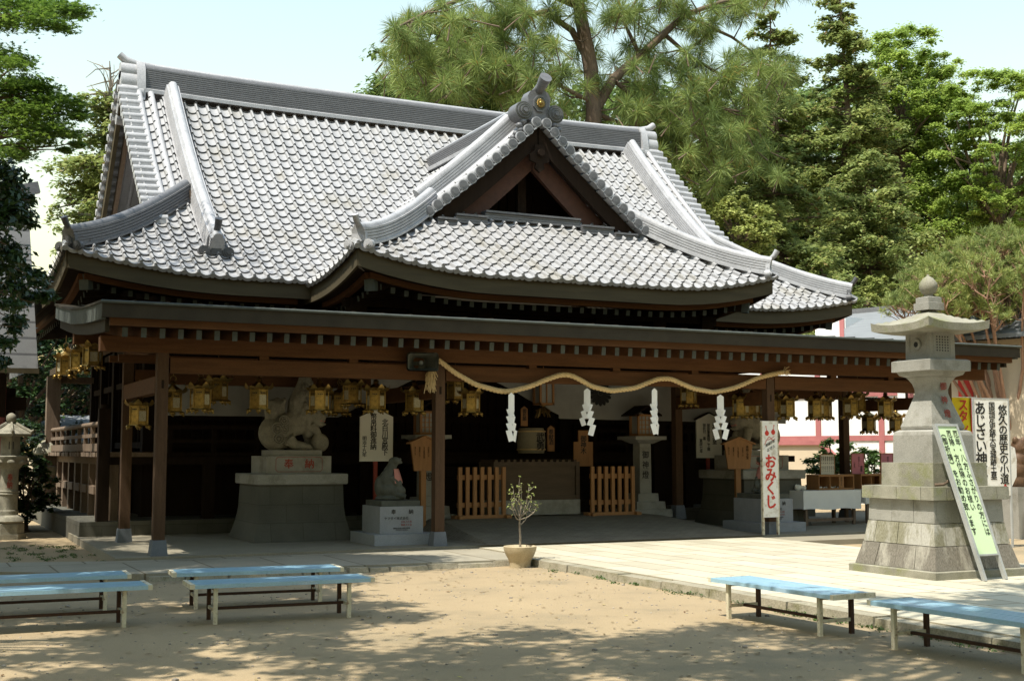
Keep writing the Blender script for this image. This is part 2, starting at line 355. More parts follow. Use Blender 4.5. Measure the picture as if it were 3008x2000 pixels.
# ================================================================== shrine hall
CX = 10.97
def prof(d): return .62*d+.04*d*d
def cl(t): return max(0.0, min(1.0, t))
XL, XR, YF, YB, ZE = 2.4, 19.54, 22.15, 33.85, 4.66
WL, WR, WF, WZ = 6.66, 15.28, 19.55, 4.60
def lift_m(a, d): return .34*cl(a/3)**2*cl(1-d/3)
def lift_w(a, d): return .36*cl(a/2.6)**2*cl(1-d/2.6)
def m_front(a, d): return Vector((a, YF+d, ZE+prof(d)+lift_m(max(XL+3-a, a-(XR-3)), d)))
def m_left(a, d): y = -a; return Vector((XL+d, y, ZE+prof(d)+lift_m(max(YF+3-y, y-(YB-3)), d)))
def m_right(a, d): return Vector((XR-d, a, ZE+prof(d)+lift_m(max(YF+3-a, a-(YB-3)), d)))
def m_back(a, d): return Vector((-a, YB-d, ZE+prof(d)))
def w_front(a, d): return Vector((a, WF+d, WZ+prof(d)+lift_w(max(WL+2.6-a, a-(WR-2.6)), d)))
def w_left(a, d): y = -a; return Vector((WL+d, y, WZ+prof(d)+lift_w(WF+2.6-y, d)))
def w_right(a, d): return Vector((WR-d, a, WZ+prof(d)+lift_w(WF+2.6-a, d)))
TP, TE = .25, .225
TPROF = [(0,-.006),(.012,.044),(.05,.066),(.12,.075),(.19,.066),(.24,.04),(.3,.012),(.45,-.006),(.62,-.012),(.8,-.006),(.94,.004),(1.0,.008)]
def tilefield(g, S, a0, a1, d1, ok, disc=True):
    nc = int(round((a1-a0)/TP)); pw = (a1-a0)/nc; nr = int(d1/TE)+1
    for i in range(nc):
        a = a0+i*pw
        for j in range(nr):
            d = j*TE
            if not ok(a+pw/2, d+TE/2): continue
            dd = min(d1, d+TE*1.15)
            p = S(a+pw/2, d+.12); N = (S(a+pw/2+.01, d+.12)-p).cross(S(a+pw/2, d+.13)-p).normalized()
            jit = random.uniform(-.006,.006); lo = []; up = []; dr = []
            th = .052 if j else .06; up_d = (S(a+pw/2, d+.13)-p).normalized()
            for u, h in TPROF:
                q = S(a+u*pw, d-(.016 if u > .3 else .0)*math.sin(PI*max(0,(u-.3)/.7)))
                lo.append(q+N*(h+.043+jit)); dr.append(q+N*(h+.043+jit-th)+(up_d*.032 if j else up_d*.0)); up.append(S(a+u*pw, dd)+N*(h+.002))
            n = len(TPROF)
            g.add(lo+up+dr, [(k,k+1,n+k+1,n+k) for k in range(n-1)]+[(2*n+k,2*n+k+1,k+1,k) for k in range(n-1)])
            if disc and j == 0:
                f = S(a+.13*pw, 0); e = (S(a+.13*pw, .05)-f).normalized()
                g.cyl(f+N*.025-e*.012, f+N*.03+e*.06, .052, n=10)
def wing_d(x): return min(x-WL, WR-x)
hall = thing('shrine_hall', 'large wooden shrine worship hall with grey tiled hip-and-gable roof and front gable', 'shrine', (CX,27,0))
def P(g, name, m, par=None, sm=None): return g.mesh(name, m, hall if par is None else par, sm, world=True)
g = G()
tilefield(g, m_front, XL, XR, 5.42, lambda a, d: (min(a-XL, XR-a) > min(d, 1.62)) and not (wing_d(a) > 0 and d < wing_d(a)-.35))
g_main = P(g, 'main_roof_tiles', TILE, sm=40)
g = G(); tilefield(g, m_left, -YB, -YF, 2.6, lambda a, d: min(-a-YF, YB+a) > d-.05, False)
P(g, 'side_roof_tiles', TILE, sm=40)
g = G(); tilefield(g, m_right, YF, YB, 2.6, lambda a, d: min(a-YF, YB-a) > d-.05, False)
P(g, 'side_roof_tiles', TILE, sm=40)
g = G()
for k in range(12):
    d0, d1 = k*5.85/12, (k+1)*5.85/12; x0 = XL+min(d0,1.64); x1 = XL+min(d1,1.64)
    q = [(x0,YB-d0),(2*CX-x0,YB-d0),(2*CX-x1,YB-d1),(x1,YB-d1)]
    g.add([(x, y, ZE+prof(YB-y)+.03) for x, y in q], [(3,2,1,0)])
P(g, 'rear_roof', TILE)
g = G(); tilefield(g, w_front, WL, WR, 2.05, lambda a, d: wing_d(a) > d-.05)
P(g, 'porch_roof_tiles', TILE, sm=40)
g = G(); tilefield(g, w_left, -27.0, -WF, 4.3, lambda a, d: -a > WF+min(d, 1.75) and -a < YF+d+.3)
P(g, 'porch_side_tiles', TILE, sm=40)
g = G(); tilefield(g, w_right, WF, 27.0, 4.3, lambda a, d: a > WF+min(d, 1.75) and a < YF+d+.3)
P(g, 'porch_side_tiles', TILE, sm=40)
# ---- ridges: thin courses of flat tiles under a round cap
def ridge_prof(w, h, n, base=True):
    L = []; hw = w/2
    for i in range(n):
        z0 = h*i/n; z1 = h*(i+.74)/n; q = hw*(1-.14*i/n)
        if base and i == 0: q = hw+.03
        L += [(q, z0), (q, z1), (q-.028, z1), (q-.028, h*(i+1)/n)]
    t = hw*.62; cap = [(t*math.cos(PI*k/8), h+t*math.sin(PI*k/8)*.9) for k in range(9)]
    return L+cap+[(-x, z) for x, z in reversed(L)]
def curve(f, n): return [f(i/n) for i in range(n+1)]
def ridge_end(g, O, D, s, tall=1.0):
    """flame-shouldered end tile facing D, with scrolls and a round horn tile above"""
    O = Vector(O); D = Vector((D[0], D[1], 0)).normalized(); A = Vector((0,0,1)).cross(D); B = Vector((0,0,1))
    body = [(-.3,0),(-.36,.16),(-.27,.24),(-.25,.52),(-.2,.66),(-.1,.74),(.1,.74),(.2,.66),(.25,.52),(.27,.24),(.36,.16),(.3,0)]
    g.prism([(a*s, b*s*tall) for a, b in body], O+D*.07*s, A, B, .16*s)
    arch = [(.15*math.cos(PI*k/8), .2+.3*math.sin(PI*k/8)) for k in range(9)]+[(-.15,.04),(.15,.04)]
    g.prism([(a*s, b*s*tall) for a, b in arch], O+D*.1*s, A, B, .05*s)
    for sg in (-1, 1):
        for r, t in ((.17,.1),(.12,.13),(.065,.16)):
            c = O+A*(sg*.36*s)+B*(.12*s); g.cyl(c-D*.1*s, c+D*t*s, r*s, n=14)
    p = [O+B*(.68*s*tall)-D*.3*s, O+B*(.74*s*tall)+D*.05*s, O+B*(.88*s*tall)+D*.22*s, O+B*(1.08*s*tall)+D*.34*s]
    g.tube(p, [.1*s,.1*s,.105*s,.115*s], 12)
# main ridge
def rz_(x): return 9.31+.07*abs((x-CX)/6.4)**3
pts = [Vector((CX-6.4+12.8*i/24, 28, rz_(CX-6.4+12.8*i/24))) for i in range(25)]
g = G(); g.sweep(pts, ridge_prof(.46, .6, 13)); main_ridge = P(g, 'main_ridge', RIDGE, sm=30)
g = G()
for sg in (-1, 1): g.sweep([p+Vector((0, sg*.28, .06)) for p in pts], [(-.06,-.05),(.06,-.05),(.06,.03),(0,.06),(-.06,.03)])
for sg in (-1,1): g.sweep([p+Vector((0, sg*.0, .665)) for p in pts], [(.09*math.cos(PI*k/6), .1*math.sin(PI*k/6)) for k in range(7)]) if sg > 0 else None
P(g, 'ridge_moulding', RIDGE_L, main_ridge, 40)
for sg in (-1, 1):
    g = G(); x = CX+sg*6.45; z = rz_(x)-.05
    for yy, zz, r in ((0,.55,.2),(0,.3,.26),(-.2,.05,.16),(.2,.05,.16),(-.3,-.2,.15),(.3,-.2,.15),(-.38,-.42,.13),(.38,-.42,.13)):
        g.cyl((x-sg*.05,28+yy,z+zz),(x+sg*.42,28+yy,z+zz), r, n=14)
    g.prism([(-.3,-.5),(-.34,.1),(-.24,.62),(-.1,.8),(.1,.8),(.24,.62),(.34,.1),(.3,-.5)], (x+.09,28,z), (0,1,0), (0,0,1), .18)
    g.tube([(x-sg*.3,28,z+.72),(x+sg*.05,28,z+.74),(x+sg*.28,28,z+.8),(x+sg*.44,28,z+.92)], [.09,.095,.095,.085], 12)
    P(g, 'ridge_end_tile', RIDGE_L, main_ridge, 40)
# descending ridges, verges and hips
def verge_x(d): return 0
for sg in (-1, 1):
    xk = CX+sg*5.84
    g = G(); f = lambda t: Vector((xk, YF+.75+t*4.75, ZE+prof(.75+t*4.75)+.02)); g.sweep(curve(f, 16), ridge_prof(.3, .36, 7))
    k = P(g, 'descending_ridge', RIDGE_L, sm=30)
    g = G(); ridge_end(g, f(0)+Vector((0,-.02,-.02)), (0,-1), .62); P(g, 'ridge_end_tile', ONI, k, 40)
    for ysg in (1, -1):
        Y = (lambda d: YF+d) if ysg > 0 else (lambda d: YB-d)
        for off in (.42, .68):
            xx = CX+sg*(6.93-off)
            g = G(); g.tube([(xx, Y(1.72+off+i*(3.8-off)/9), ZE+prof(1.72+off+i*(3.8-off)/9)+.07) for i in range(10)], .07, 10)
            P(g, 'verge_roll', RIDGE_L, sm=40)
        g = G(); n = 21
        for i in range(n):
            d = 1.75+i*(4.0/n); z = ZE+prof(d)+.07; xo = CX+sg*6.95
            g.cyl((xo, Y(d), z), (xo-sg*.42, Y(d), z+.02), .078, .072, 10)
            g.bx(min(xo-sg*.03,xo-sg*.4), max(xo-sg*.03,xo-sg*.4), Y(d)-.12, Y(d)+.12, z-.1, z-.03)
        P(g, 'verge_tiles', RIDGE_L, sm=40)
        # barge boards of the side gable
        for ins, dep, m_, nm in ((.08,.34,FASC,'barge_board'),(.3,.3,OLDW,'inner_barge_board')):
            q = [(Y(1.5+i*4.35/12), ZE+prof(1.5+i*4.35/12)-.06-ins*.35) for i in range(13)]
            g = G(); x0 = CX+sg*(6.93-ins); x1 = x0-sg*.09
            for i in range(12):
                (ya,za),(yb,zb) = q[i], q[i+1]
                v = [(x, yy, zz) for x in (x0,x1) for yy, zz in ((ya,za),(yb,zb),(yb,zb-dep),(ya,za-dep))]
                g.add(v, [(0,1,2,3),(4,7,6,5),(3,2,6,7),(0,4,5,1)])
            P(g, nm, m_)
        t0 = 2.5
        g = G(); f = lambda t: Vector((CX+sg*(8.45-t*t0), Y(.12+t*t0), ZE+prof(.12+t*t0)+.34*cl(1-(.12+t*t0)/3)**3+.01)); g.sweep(curve(f, 14), ridge_prof(.27, .3, 6))
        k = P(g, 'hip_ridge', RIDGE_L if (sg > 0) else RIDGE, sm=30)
        g = G(); ridge_end(g, f(0)+Vector((0,0,-.05)), (sg, -ysg), .5); P(g, 'ridge_end_tile', ONI, k, 40)
    g = G(); x = CX+sg*5.95
    for yy in np.arange(24.6, 31.4, .34):
        d = min(yy-YF, YB-yy); g.bx(x-.03, x+.03, yy+.01, yy+.33, ZE+1.2, ZE+prof(d)-.02)
    g.bx(x-.06, x+.06, 24.5, 31.5, ZE+1.75, ZE+2.0); g.bx(x-.08, x+.08, 27.85, 28.15, ZE+1.5, 9.2)
    P(g, 'side_gable_wall', OLDW)
# front gable of the porch roof
VY = 21.2
for sg in (-1, 1):
    X = lambda d: CX+sg*(4.31-d)
    g = G(); n = 13; gd = G()
    for i in range(n+1):
        d = 1.98+i*(2.22/n); z = WZ+prof(d)+.0
        g.cyl((X(d), VY, z), (X(d), VY+.4, z+.02), .085, .08, 12); g.cyl((X(d), VY-.03, z), (X(d), VY+.012, z), .104, n=16)
        gd.cyl((X(d), VY-.036, z), (X(d), VY-.0295, z), .088, n=16); gd.cyl((X(d), VY-.043, z), (X(d), VY-.0355, z), .045, n=12)
        if i < n:
            d2 = d+1.1/n; z2 = WZ+prof(d2)-.1
            g.bar((X(d2)+sg*.09, VY+.02, z2-.045), (X(d2)-sg*.09, VY+.02, z2+.075), .1, .03); g.bar((X(d2)+sg*.08, VY+.2, z2-.04), (X(d2)-sg*.08, VY+.2, z2+.07), .3, .03)
    vt = P(g, 'front_verge_tiles', RIDGE_L, sm=40); P(gd, 'disc_faces', RIDGE, vt, 40)
    g = G(); g.tube([(X(1.95+i*.23), VY+.43, WZ+prof(1.95+i*.23)+.08) for i in range(11)], .075, 10); P(g, 'verge_roll', RIDGE_L, sm=40)
    g = G(); f = lambda t: Vector((X(2.2+t*1.95), VY+.68, WZ+prof(2.2+t*1.95)+.02)); g.sweep(curve(f, 12), ridge_prof(.3, .34, 7)); P(g, 'descending_ridge', RIDGE_L, sm=30)
    g = G(); f = lambda t: Vector((X(.12+t*2.15), WF+.12+t*2.0, WZ+prof(.12+t*2.1)+.36*cl(1-(.12+t*2.15)/2.6)**3+.01)); g.sweep(curve(f, 12), ridge_prof(.27, .3, 6))
    k = P(g, 'hip_ridge', RIDGE_L, sm=30)
    g = G(); ridge_end(g, f(0)+Vector((0,0,-.05)), (sg, -1), .5); P(g, 'ridge_end_tile', RIDGE_L, k, 40)
    for y0, ins, dep, m_, nm in ((VY+.14,.1,.3,DARKW,'barge_board'),(VY+.4,.5,.42,GABLEW,'inner_barge_board')):
        g = G(); q = [(X(1.8+i*2.5/12), WZ+prof(1.8+i*2.5/12)-.07-ins*.7) for i in range(13)]
        for i in range(12):
            (xa,za),(xb,zb) = q[i], q[i+1]
            v = [(xx, yy, zz) for yy in (y0,y0+.1) for xx, zz in ((xa,za),(xb,zb),(xb,zb-dep*1.25),(xa,za-dep*1.25))]
            g.add(v, [(0,1,2,3),(4,7,6,5),(3,2,6,7),(0,4,5,1)])
        P(g, nm, m_)
g = G(); g.add([(CX-2.6,VY+1.5,5.7),(CX+2.6,VY+1.5,5.7),(CX,VY+1.5,7.95)], [(0,1,2)])
for i in range(-12, 13): 
    h = 7.3-abs(i)*.19*.86
    if h > 5.95: g.bx(CX+i*.19-.012, CX+i*.19+.012, VY+1.46, VY+1.498, 5.85, h)
g.bx(CX-.09, CX+.09, VY+.84, VY+.92, 6.0, 7.5); g.bx(CX-1.5, CX+1.5, VY+.82, VY+.93, 6.0, 6.2)
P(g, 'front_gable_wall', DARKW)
g = G(); pend = [(0,-.38),(.1,-.3),(.08,-.2),(.2,-.16),(.22,-.04),(.12,.04),(.1,.16),(-.1,.16),(-.12,.04),(-.22,-.04),(-.2,-.16),(-.08,-.2),(-.1,-.3)]
g.prism(pend, (CX,VY+.06,7.33), (1,0,0), (0,0,1), .06); g.cyl((CX,VY-.02,7.33),(CX,VY+.06,7.33), .07, n=12); P(g, 'gable_pendant', DARKW)
g = G()   # stepped course of flat tiles at the foot of the gable
for x0, x1, yy, z0 in ((-1.1,.95,VY+.16,5.97),(-1.75,-1.1,VY+.06,5.84),(.95,1.65,VY+.06,5.84),(-2.15,-1.75,VY-.02,5.73),(1.65,2.15,VY-.02,5.73)):
    for j in range(4): g.bx(CX+x0, CX+x1, yy+j*.012-(j==3)*.05, yy+.4, z0+j*.045, z0+j*.045+.037)
P(g, 'gable_foot_course', RIDGE)
# porch ridge with crest
g = G(); f = lambda t: Vector((CX, VY+.25+t*5.6, 7.95)); g.sweep(curve(f, 8), ridge_prof(.4, .4, 9)); pr = P(g, 'porch_ridge', RIDGE, sm=30)
g = G(); g.sweep([p+Vector((0,0,.44)) for p in curve(f,8)], [(.1*math.cos(PI*k/6), .09*math.sin(PI*k/6)) for k in range(7)])
for sg in (-1,1): g.sweep([p+Vector((sg*.24,0,.06)) for p in curve(f,8)], [(-.05,-.05),(.05,-.05),(.05,.04),(-.05,.04)])
P(g, 'ridge_moulding', RIDGE_L, pr, 40)
g = G(); O = Vector((CX, VY+.2, 7.98))
body = [(-.2,-.05),(-.34,.1),(-.3,.28),(-.2,.3),(-.24,.44),(-.26,.62),(-.2,.76),(-.09,.82),(.09,.82),(.2,.76),(.26,.62),(.24,.44),(.2,.3),(.3,.28),(.34,.1),(.2,-.05),(.08,.03),(0,-.03),(-.08,.03)]
KX, KZ = .95, .74
g.prism([(a*KX, b*KZ) for a, b in body], O-Vector((0,.12,0)), (1,0,0), (0,0,1), .3)
for sg in (-1, 1):
    for r, t in ((.185,.0),(.145,.03),(.095,.06),(.045,.09)): g.cyl(O+Vector((sg*.34,.2,.15)), O+Vector((sg*.34,-.14-t,.15)), r, n=18)
    for q in range(7):
        a = q*.5; c = O+Vector((sg*(.34+.085*q*.6+.045*math.sin(q*2.2)), -.1, -.06-.085*q)); g.ball(c, (.07-.004*q,.07,.06), 10, 7)
g.tube([O+Vector((0,.3,.54)), O+Vector((0,.0,.57)), O+Vector((0,-.2,.65)), O+Vector((0,-.4,.78))], [.1,.1,.1,.125], 14)
oc = [(.15*math.cos(PI/8+PI*k/4), .32+.17*math.sin(PI/8+PI*k/4)) for k in range(8)]
g.prism(oc, O-Vector((0,.16,0)), (1,0,0), (0,0,1), .08)
oc2 = [(a*.85, .32+(b-.32)*.85) for a, b in oc]
oni = P(g, 'crest_tile', RIDGE, pr, 40)
for sg in (-1, 1):
    g = G()
    for r in (.165,.12,.07):
        yy = {.165:-.141,.12:-.171,.07:-.201}[r]; c = O+Vector((sg*.34,yy,.15)); g.tube([c+Vector((r*math.cos(a),0,r*math.sin(a))) for a in np.linspace(0,2*PI,19)], .009, 5, False)
    P(g, 'scroll_grooves', DSTONE, pr)
g = G(); g.cyl(O+Vector((0,-.165,.32)), O+Vector((0,-.2,.32)), .07, .06, 20); g.ball(O+Vector((0,-.2,.32)), (.045,.03,.045), 12, 8)
for q in range(12): g.ball(O+Vector((.07*math.cos(PI*q/6),-.18,.32+.07*math.sin(PI*q/6))), (.022,.02,.022), 8, 6)
P(g, 'gilt_crest', GOLD, pr, 40)
g = G(); g.prism(oc2, O-Vector((0,.163,0)), (1,0,0), (0,0,1), .002); P(g, 'crest_recess', DSTONE, pr)
# ---- eaves
def eave(S, a0, a1, ins, z0, h, th, n=20):
    g = G(); q = []
    for i in range(n+1):
        a = a0+(a1-a0)*i/n; p = S(a, ins); e = S(a, 0); q.append(Vector((p.x, p.y, e.z-z0)))
    g.sweep(q, [(-th/2,-h),(th/2,-h),(th/2,0),(-th/2,0)], updir=(0,0,1)); return g
for nm, S, a0, a1 in (('front', m_front, XL+.1, WL+.2), ('front', m_front, WR-.2, XR-.1), ('left', m_left, -YB+.1, -YF-.1), ('right', m_right, YF+.1, YB-.1),
                      ('wf', w_front, WL+.08, WR-.08), ('wl', w_left, -22.6, -WF-.08), ('wr', w_right, WF+.08, 22.6)):
    P(eave(S, a0, a1, .09, -.01, .3, .05), 'eave_board', FASC)
    i_ = .3; P(eave(S, a0+(i_ if nm != 'left' or 1 else 0), a1-i_, .36, .27, .1, .1), 'under_eave_board', BEAM)
def rafter(x, y, z, dx, dy, L, rise, m0=DARKW, w=.075, h=.1, tipm=VERD):
    g = G(); a = Vector((x,y,z)); b = a+Vector((dx*L, dy*L, rise)); e = (b-a).normalized()
    g.bar(a+e*.012, b, w, h); g.m = 1; g.bar(a-e*.004, a+e*.01, w+.004, h+.004); return g
def fill(n, a, b): return [a+(b-a)*(i+.5)/n for i in range(n)]
for x in fill(31, WL+.5, WR-.5):
    e = w_front(x, 0); P(rafter(x, WF+.52, e.z-.43, 0, 1, 1.7, .22), 'eave_rafter', [DARKW, VERD])
for x in fill(13, XL+.5, WL-.1):
    e = m_front(x, 0); P(rafter(x, YF+.52, e.z-.43, 0, 1, 1.7, .22), 'eave_rafter', [DARKW, VERD])
for x in fill(14, WR+.1, XR-.5):
    e = m_front(x, 0); P(rafter(x, YF+.52, e.z-.43, 0, 1, 1.7, .22), 'eave_rafter', [DARKW, VERD])
for y in fill(9, WF+.5, YF):
    e = w_left(-y, 0); P(rafter(WL+.52, y, e.z-.43, 1, 0, 1.2, .18), 'eave_rafter', [DARKW, VERD])
for y in fill(30, YF+.6, YB-.6):
    e = m_left(-y, 0); P(rafter(XL+.5, y, e.z-.43, 1, 0, 1.3, .18), 'eave_rafter', [DARKW, VERD])
for cx_, cy_, sx_, zc in ((WL+.42,WF+.42,1,4.42),(WR-.42,WF+.42,-1,4.42),(XL+.42,YF+.42,1,4.5),(XR-.42,YF+.42,-1,4.5)):
    g = G(); d = Vector((sx_,1,.16)).normalized(); a = Vector((cx_,cy_,zc)); g.bar(a, a+d*2.2, .17, .24); g.m = 1; g.bar(a-d*.03, a+d*.1, .19, .27); P(g, 'hip_rafter', [DARKW, VERD])
g = G()   # boarded soffits
def soff(S, a0, a1, ins, drop, L, rise, n=10, inset=0.0):
    for i in range(n):
        aa, ab = a0+(a1-a0)*i/n, a0+(a1-a0)*(i+1)/n
        q = []
        for a, t in ((aa,ins),(ab,ins),(ab,L),(aa,L)):
            lo, hi = a0+inset*(t > ins), a1-inset*(t > ins); a = max(lo, min(hi, a)); p = S(a, t); e = S(a, 0); q.append((p.x, p.y, e.z-drop+(rise if t > ins else 0)))
        g.add(q, [(0,1,2,3)])
soff(m_front, XL+.15, XR-.15, .1, .29, 2.3, .25, inset=2); soff(m_left, -YB+.15, -YF-.15, .1, .29, 2.3, .25, inset=2); soff(m_right, YF+.15, YB-.15, .1, .29, 2.3, .25, inset=2)
soff(w_front, WL+.15, WR-.15, .1, .29, 3.0, .3, inset=1.4); soff(w_left, -24, -WF-.15, .1, .29, 1.4, .12, inset=1.5); soff(w_right, WF+.15, 24, .1, .29, 1.4, .12, inset=1.5)
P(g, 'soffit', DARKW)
# ---- body of the hall
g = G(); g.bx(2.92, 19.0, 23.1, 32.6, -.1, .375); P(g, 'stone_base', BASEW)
g = G(); g.bx(4.3, 17.64, 24.6, 31.6, .376, 4.75)
for x in (4.3, 6.6, 8.75, 13.2, 15.35, 17.64): g.bx(x-.13, x+.13, 24.4, 24.66, .376, 4.75)
for z in (1.66, 2.2, 3.0, 3.5, 4.2): g.bx(4.3, 17.64, 24.5, 24.6-.003, z, z+.13)
for x in np.arange(4.5, 17.5, .21): g.bx(x-.018, x+.018, 24.545, 24.59, 1.8, 3.0)
for y in (26.3, 28.1, 29.9, 31.5): g.bx(4.15, 4.33, y-.12, y+.12, .376, 4.6)
for y in np.arange(24.8, 31.5, .5): g.bx(4.24, 4.3-.003, y-.015, y+.015, 1.6, 4.3)
for z in (1.66, 2.9, 3.6): g.bx(4.2, 4.3-.004, 24.6, 31.6, z, z+.12)
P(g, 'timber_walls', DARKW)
g = G(); g.bx(7.1, 7.4, 21.0, 21.3, 3.8, 4.3); g.bx(14.5, 14.8, 21.0, 21.3, 3.8, 4.3); g.bx(7.0, 14.9, 21.05, 21.25, 3.75, 3.95); g.bx(7.0, 14.9, 21.07, 21.23, 4.15, 4.32)
for x in (8.4, 9.7, 12.2, 13.5): g.bx(x-.15, x+.15, 21.0, 21.3, 3.95, 4.15)
P(g, 'porch_brackets', DARKW)
for x in (7.25, 14.7):
    g = G(); g.bx(x-.15, x+.15, 22.9, 23.2, .37, 4.3); P(g, 'porch_post', DARKW)
# raised veranda
g = G()
for i in range(34): g.bx(3.2+random.uniform(-.015,.015), 4.3, 23.25+i*.24, 23.25+i*.24+.225, 1.5, 1.58)
g.bx(3.4, 3.55, 23.46, 31.3, 1.36, 1.5); P(g, 'veranda_floor', OLDW)
g = G(); g.bx(4.31, 17.64, 23.4, 24.5, 1.51, 1.58); g.bx(3.3,18.6,23.3,23.45,1.36,1.498); P(g, 'veranda_front', DARKW)
for i in range(8):
    y = 23.5+i*1.06; g = G(); g.bx(3.38, 3.6, y-.11, y+.11, .374, 1.36); g.bx(3.35,3.63,y+.11,y+.95,.8,.95) if i < 7 else None; P(g, 'veranda_post', OLDW)
for x in np.arange(5.2, 18, 1.5):
    g = G(); g.bx(x-.1, x+.1, 23.3, 23.5, .374, 1.36); P(g, 'veranda_post', DARKW)
g = G(); g.cyl((3.3,23.3,2.09),(3.3,31.5,2.09), .05, n=10); g.bx(3.26,3.34,23.3,31.4,1.85,1.92); g.bx(3.26,3.34,23.3,31.4,1.6,1.74)
for i in range(9): g.bx(3.265,3.335,23.6+i*.96,23.68+i*.96,1.58,2.06)
rl = P(g, 'veranda_railing', OLDW, sm=40)
g = G(); g.bx(3.2,3.4,23.1,23.3,.374,2.35); g.cyl((3.3,23.2,2.35),(3.3,23.2,2.42), .07, n=10); P(g, 'railing_post', DARKW)
g = G(); g.bx(3.15,3.45,31.3,31.6,.374,3.35); P(g, 'corner_post', OLDW)
g = G(); g.bx(3.2,4.2,31.36,31.5,3.2,3.35); g.bx(3.2,3.4,22.4,31.4,3.36,3.5); P(g, 'tie_beam', OLDW)
g = G()   # front railing of the hall, dark
for x0, x1 in ((4.4,8.6),(13.3,17.9)):
    g = G(); g.bx(x0,x1,23.42,23.5,2.0,2.08); g.bx(x0,x1,23.42,23.5,1.75,1.82)
    for x in np.arange(x0+.1,x1,.8): g.bx(x-.04,x+.04,23.43,23.49,1.58,2.05)
    P(g, 'front_railing', DARKW)
g = G()
for i in range(5): g.bx(9.3, 12.65, 22.35+i*.3, 23.9, .38+i*.23, .38+(i+1)*.23-.003*i)
P(g, 'front_steps', DARKW)
# ================================================================== front canopy
can = thing('front_canopy', 'long low copper-roofed timber canopy across the front of the shrine hall', 'canopy', (CX,20,0))
def Q(g, name, m, par=None, sm=None): return g.mesh(name, m, can if par is None else par, sm, world=True)
CL, CR, CF = 2.42, 19.62, 17.62
prf = [(17.62,3.635),(17.9,3.655),(18.6,3.69),(19.74,3.76),(21.0,3.87),(22.2,4.02),(23.3,4.18)]
g = G()
v = [(x, y, z+dz) for dz in (0,-.035) for y, z in prf for x in (CL,CR)]; n = len(prf)
g.add(v, [(2*i,2*i+1,2*i+3,2*i+2) for i in range(n-1)]+[(2*n+2*i+2,2*n+2*i+3,2*n+2*i+1,2*n+2*i) for i in range(n-1)]+[(0,2*n,2*n+1,1)]+[(2*i+2,2*n+2*i+2,2*n+2*i,2*i) for i in range(n-1)]+[(2*i+1,2*n+2*i+1,2*n+2*i+3,2*i+3) for i in range(n-1)])
for x in np.arange(CL+.45, CR, .45): g.sweep([(x,y,z) for y,z in prf], [(-.012,0),(.012,0),(.012,.02),(-.012,.02)])
Q(g, 'canopy_roof', COPPER)
g = G(); g.cyl((CL,CF-.005,3.62),(CR,CF-.005,3.62),.022,n=8); Q(g, 'roof_edge_roll', VERD, sm=50)
g = G(); g.bx(CL+.02, CR-.02, CF+.012, CF+.07, 3.41, 3.597); Q(g, 'fascia', COPPER)
g = G(); g.bx(CL+.14, CR-.14, CF+.1, CF+.2, 3.31, 3.42); Q(g, 'under_fascia', BEAM)
for sg, xe in ((1, CL), (-1, CR)):
    for ins, z0, dep, y0 in ((.02,.037,.22,17.69),(.1,.25,.17,17.9)):
        g = G(); q = [(y,z) for y,z in prf if y > y0]; q = [(y0, 3.64 if y0 < 17.8 else 3.656)]+q
        for i in range(len(q)-1):
            (ya,za),(yb,zb) = q[i], q[i+1]; x0, x1 = xe+sg*ins, xe+sg*(ins+.06)
            m_ = 6
            g.add([(x,yy,zz) for x in (x0,x1) for yy,zz in ((ya,za-z0),(yb,zb-z0),(yb,zb-z0-dep),(ya,za-z0-dep))], [(0,1,2,3),(4,7,6,5),(3,2,6,7),(0,4,5,1),(0,3,7,4),(1,5,6,2)])
        Q(g, 'barge_board', VERD if ins < .05 else COPPER)
for i in range(66):
    x = CL+.36+i*(CR-CL-.72)/65
    g = G(); a = Vector((x,17.86,3.235)); b = Vector((x,22.2,3.72)); e = (b-a).normalized()
    g.bar(a+e*.012,b,.07,.13); g.m = 1; g.bar(a-e*.003,a+e*.01,.074,.134); Q(g, 'rafter', [BEAM, VERD])
g = G(); v = [(x,y,z-.06) for y,z in ((17.85,3.40),(22.2,3.86)) for x in (CL+.2,CR-.2)]; g.add(v, [(0,2,3,1)]); Q(g, 'roof_boarding', BEAM)
PX = [3.42, 7.74, 14.22, 18.54]; PY = 18.54; PB = 21.53
def hbeam(name, y, z0, z1, w, x0=CL+.12, x1=CR-.12):
    g = G(); g.bx(x0,x1,y-w/2,y+w/2,z0,z1); return Q(g, name, BEAM)
hbeam('upper_beam', PY, 3.01, 3.225, .2); hbeam('upper_beam', PB, 3.34, 3.56, .2)
for a, b in zip(PX[:-1], PX[1:]): hbeam('lower_beam', PY, 2.72, 2.945, .16, a+.1, b-.1)
hbeam('lower_beam', PB, 2.72, 2.945, .16, PX[0]+.1, PX[1]-.1); hbeam('lower_beam', PB, 2.72, 2.945, .16, PX[2]+.1, PX[3]-.1)
hbeam('lantern_rail', 20.2, 2.97, 3.07, .09, CL+.5, CR-.5); hbeam('lantern_rail', 19.3, 2.93, 3.03, .08, CL+.5, CR-.5)
for x in PX:
    g = G(); g.bx(x-.08, x+.08, PY+.1, PB-.1, 2.44, 2.68); Q(g, 'side_beam', BEAM)
    g = G(); g.bx(x-.07, x+.07, PY+.1, PB-.1, 3.05, 3.25); Q(g, 'side_beam', BEAM)
for x in (4.9,6.3,9.4,11.0,12.6,15.7,17.1):
    g = G(); g.bx(x-.07,x+.07,PY-.06,PY+.06,2.944,3.012); Q(g, 'beam_block', BEAM)
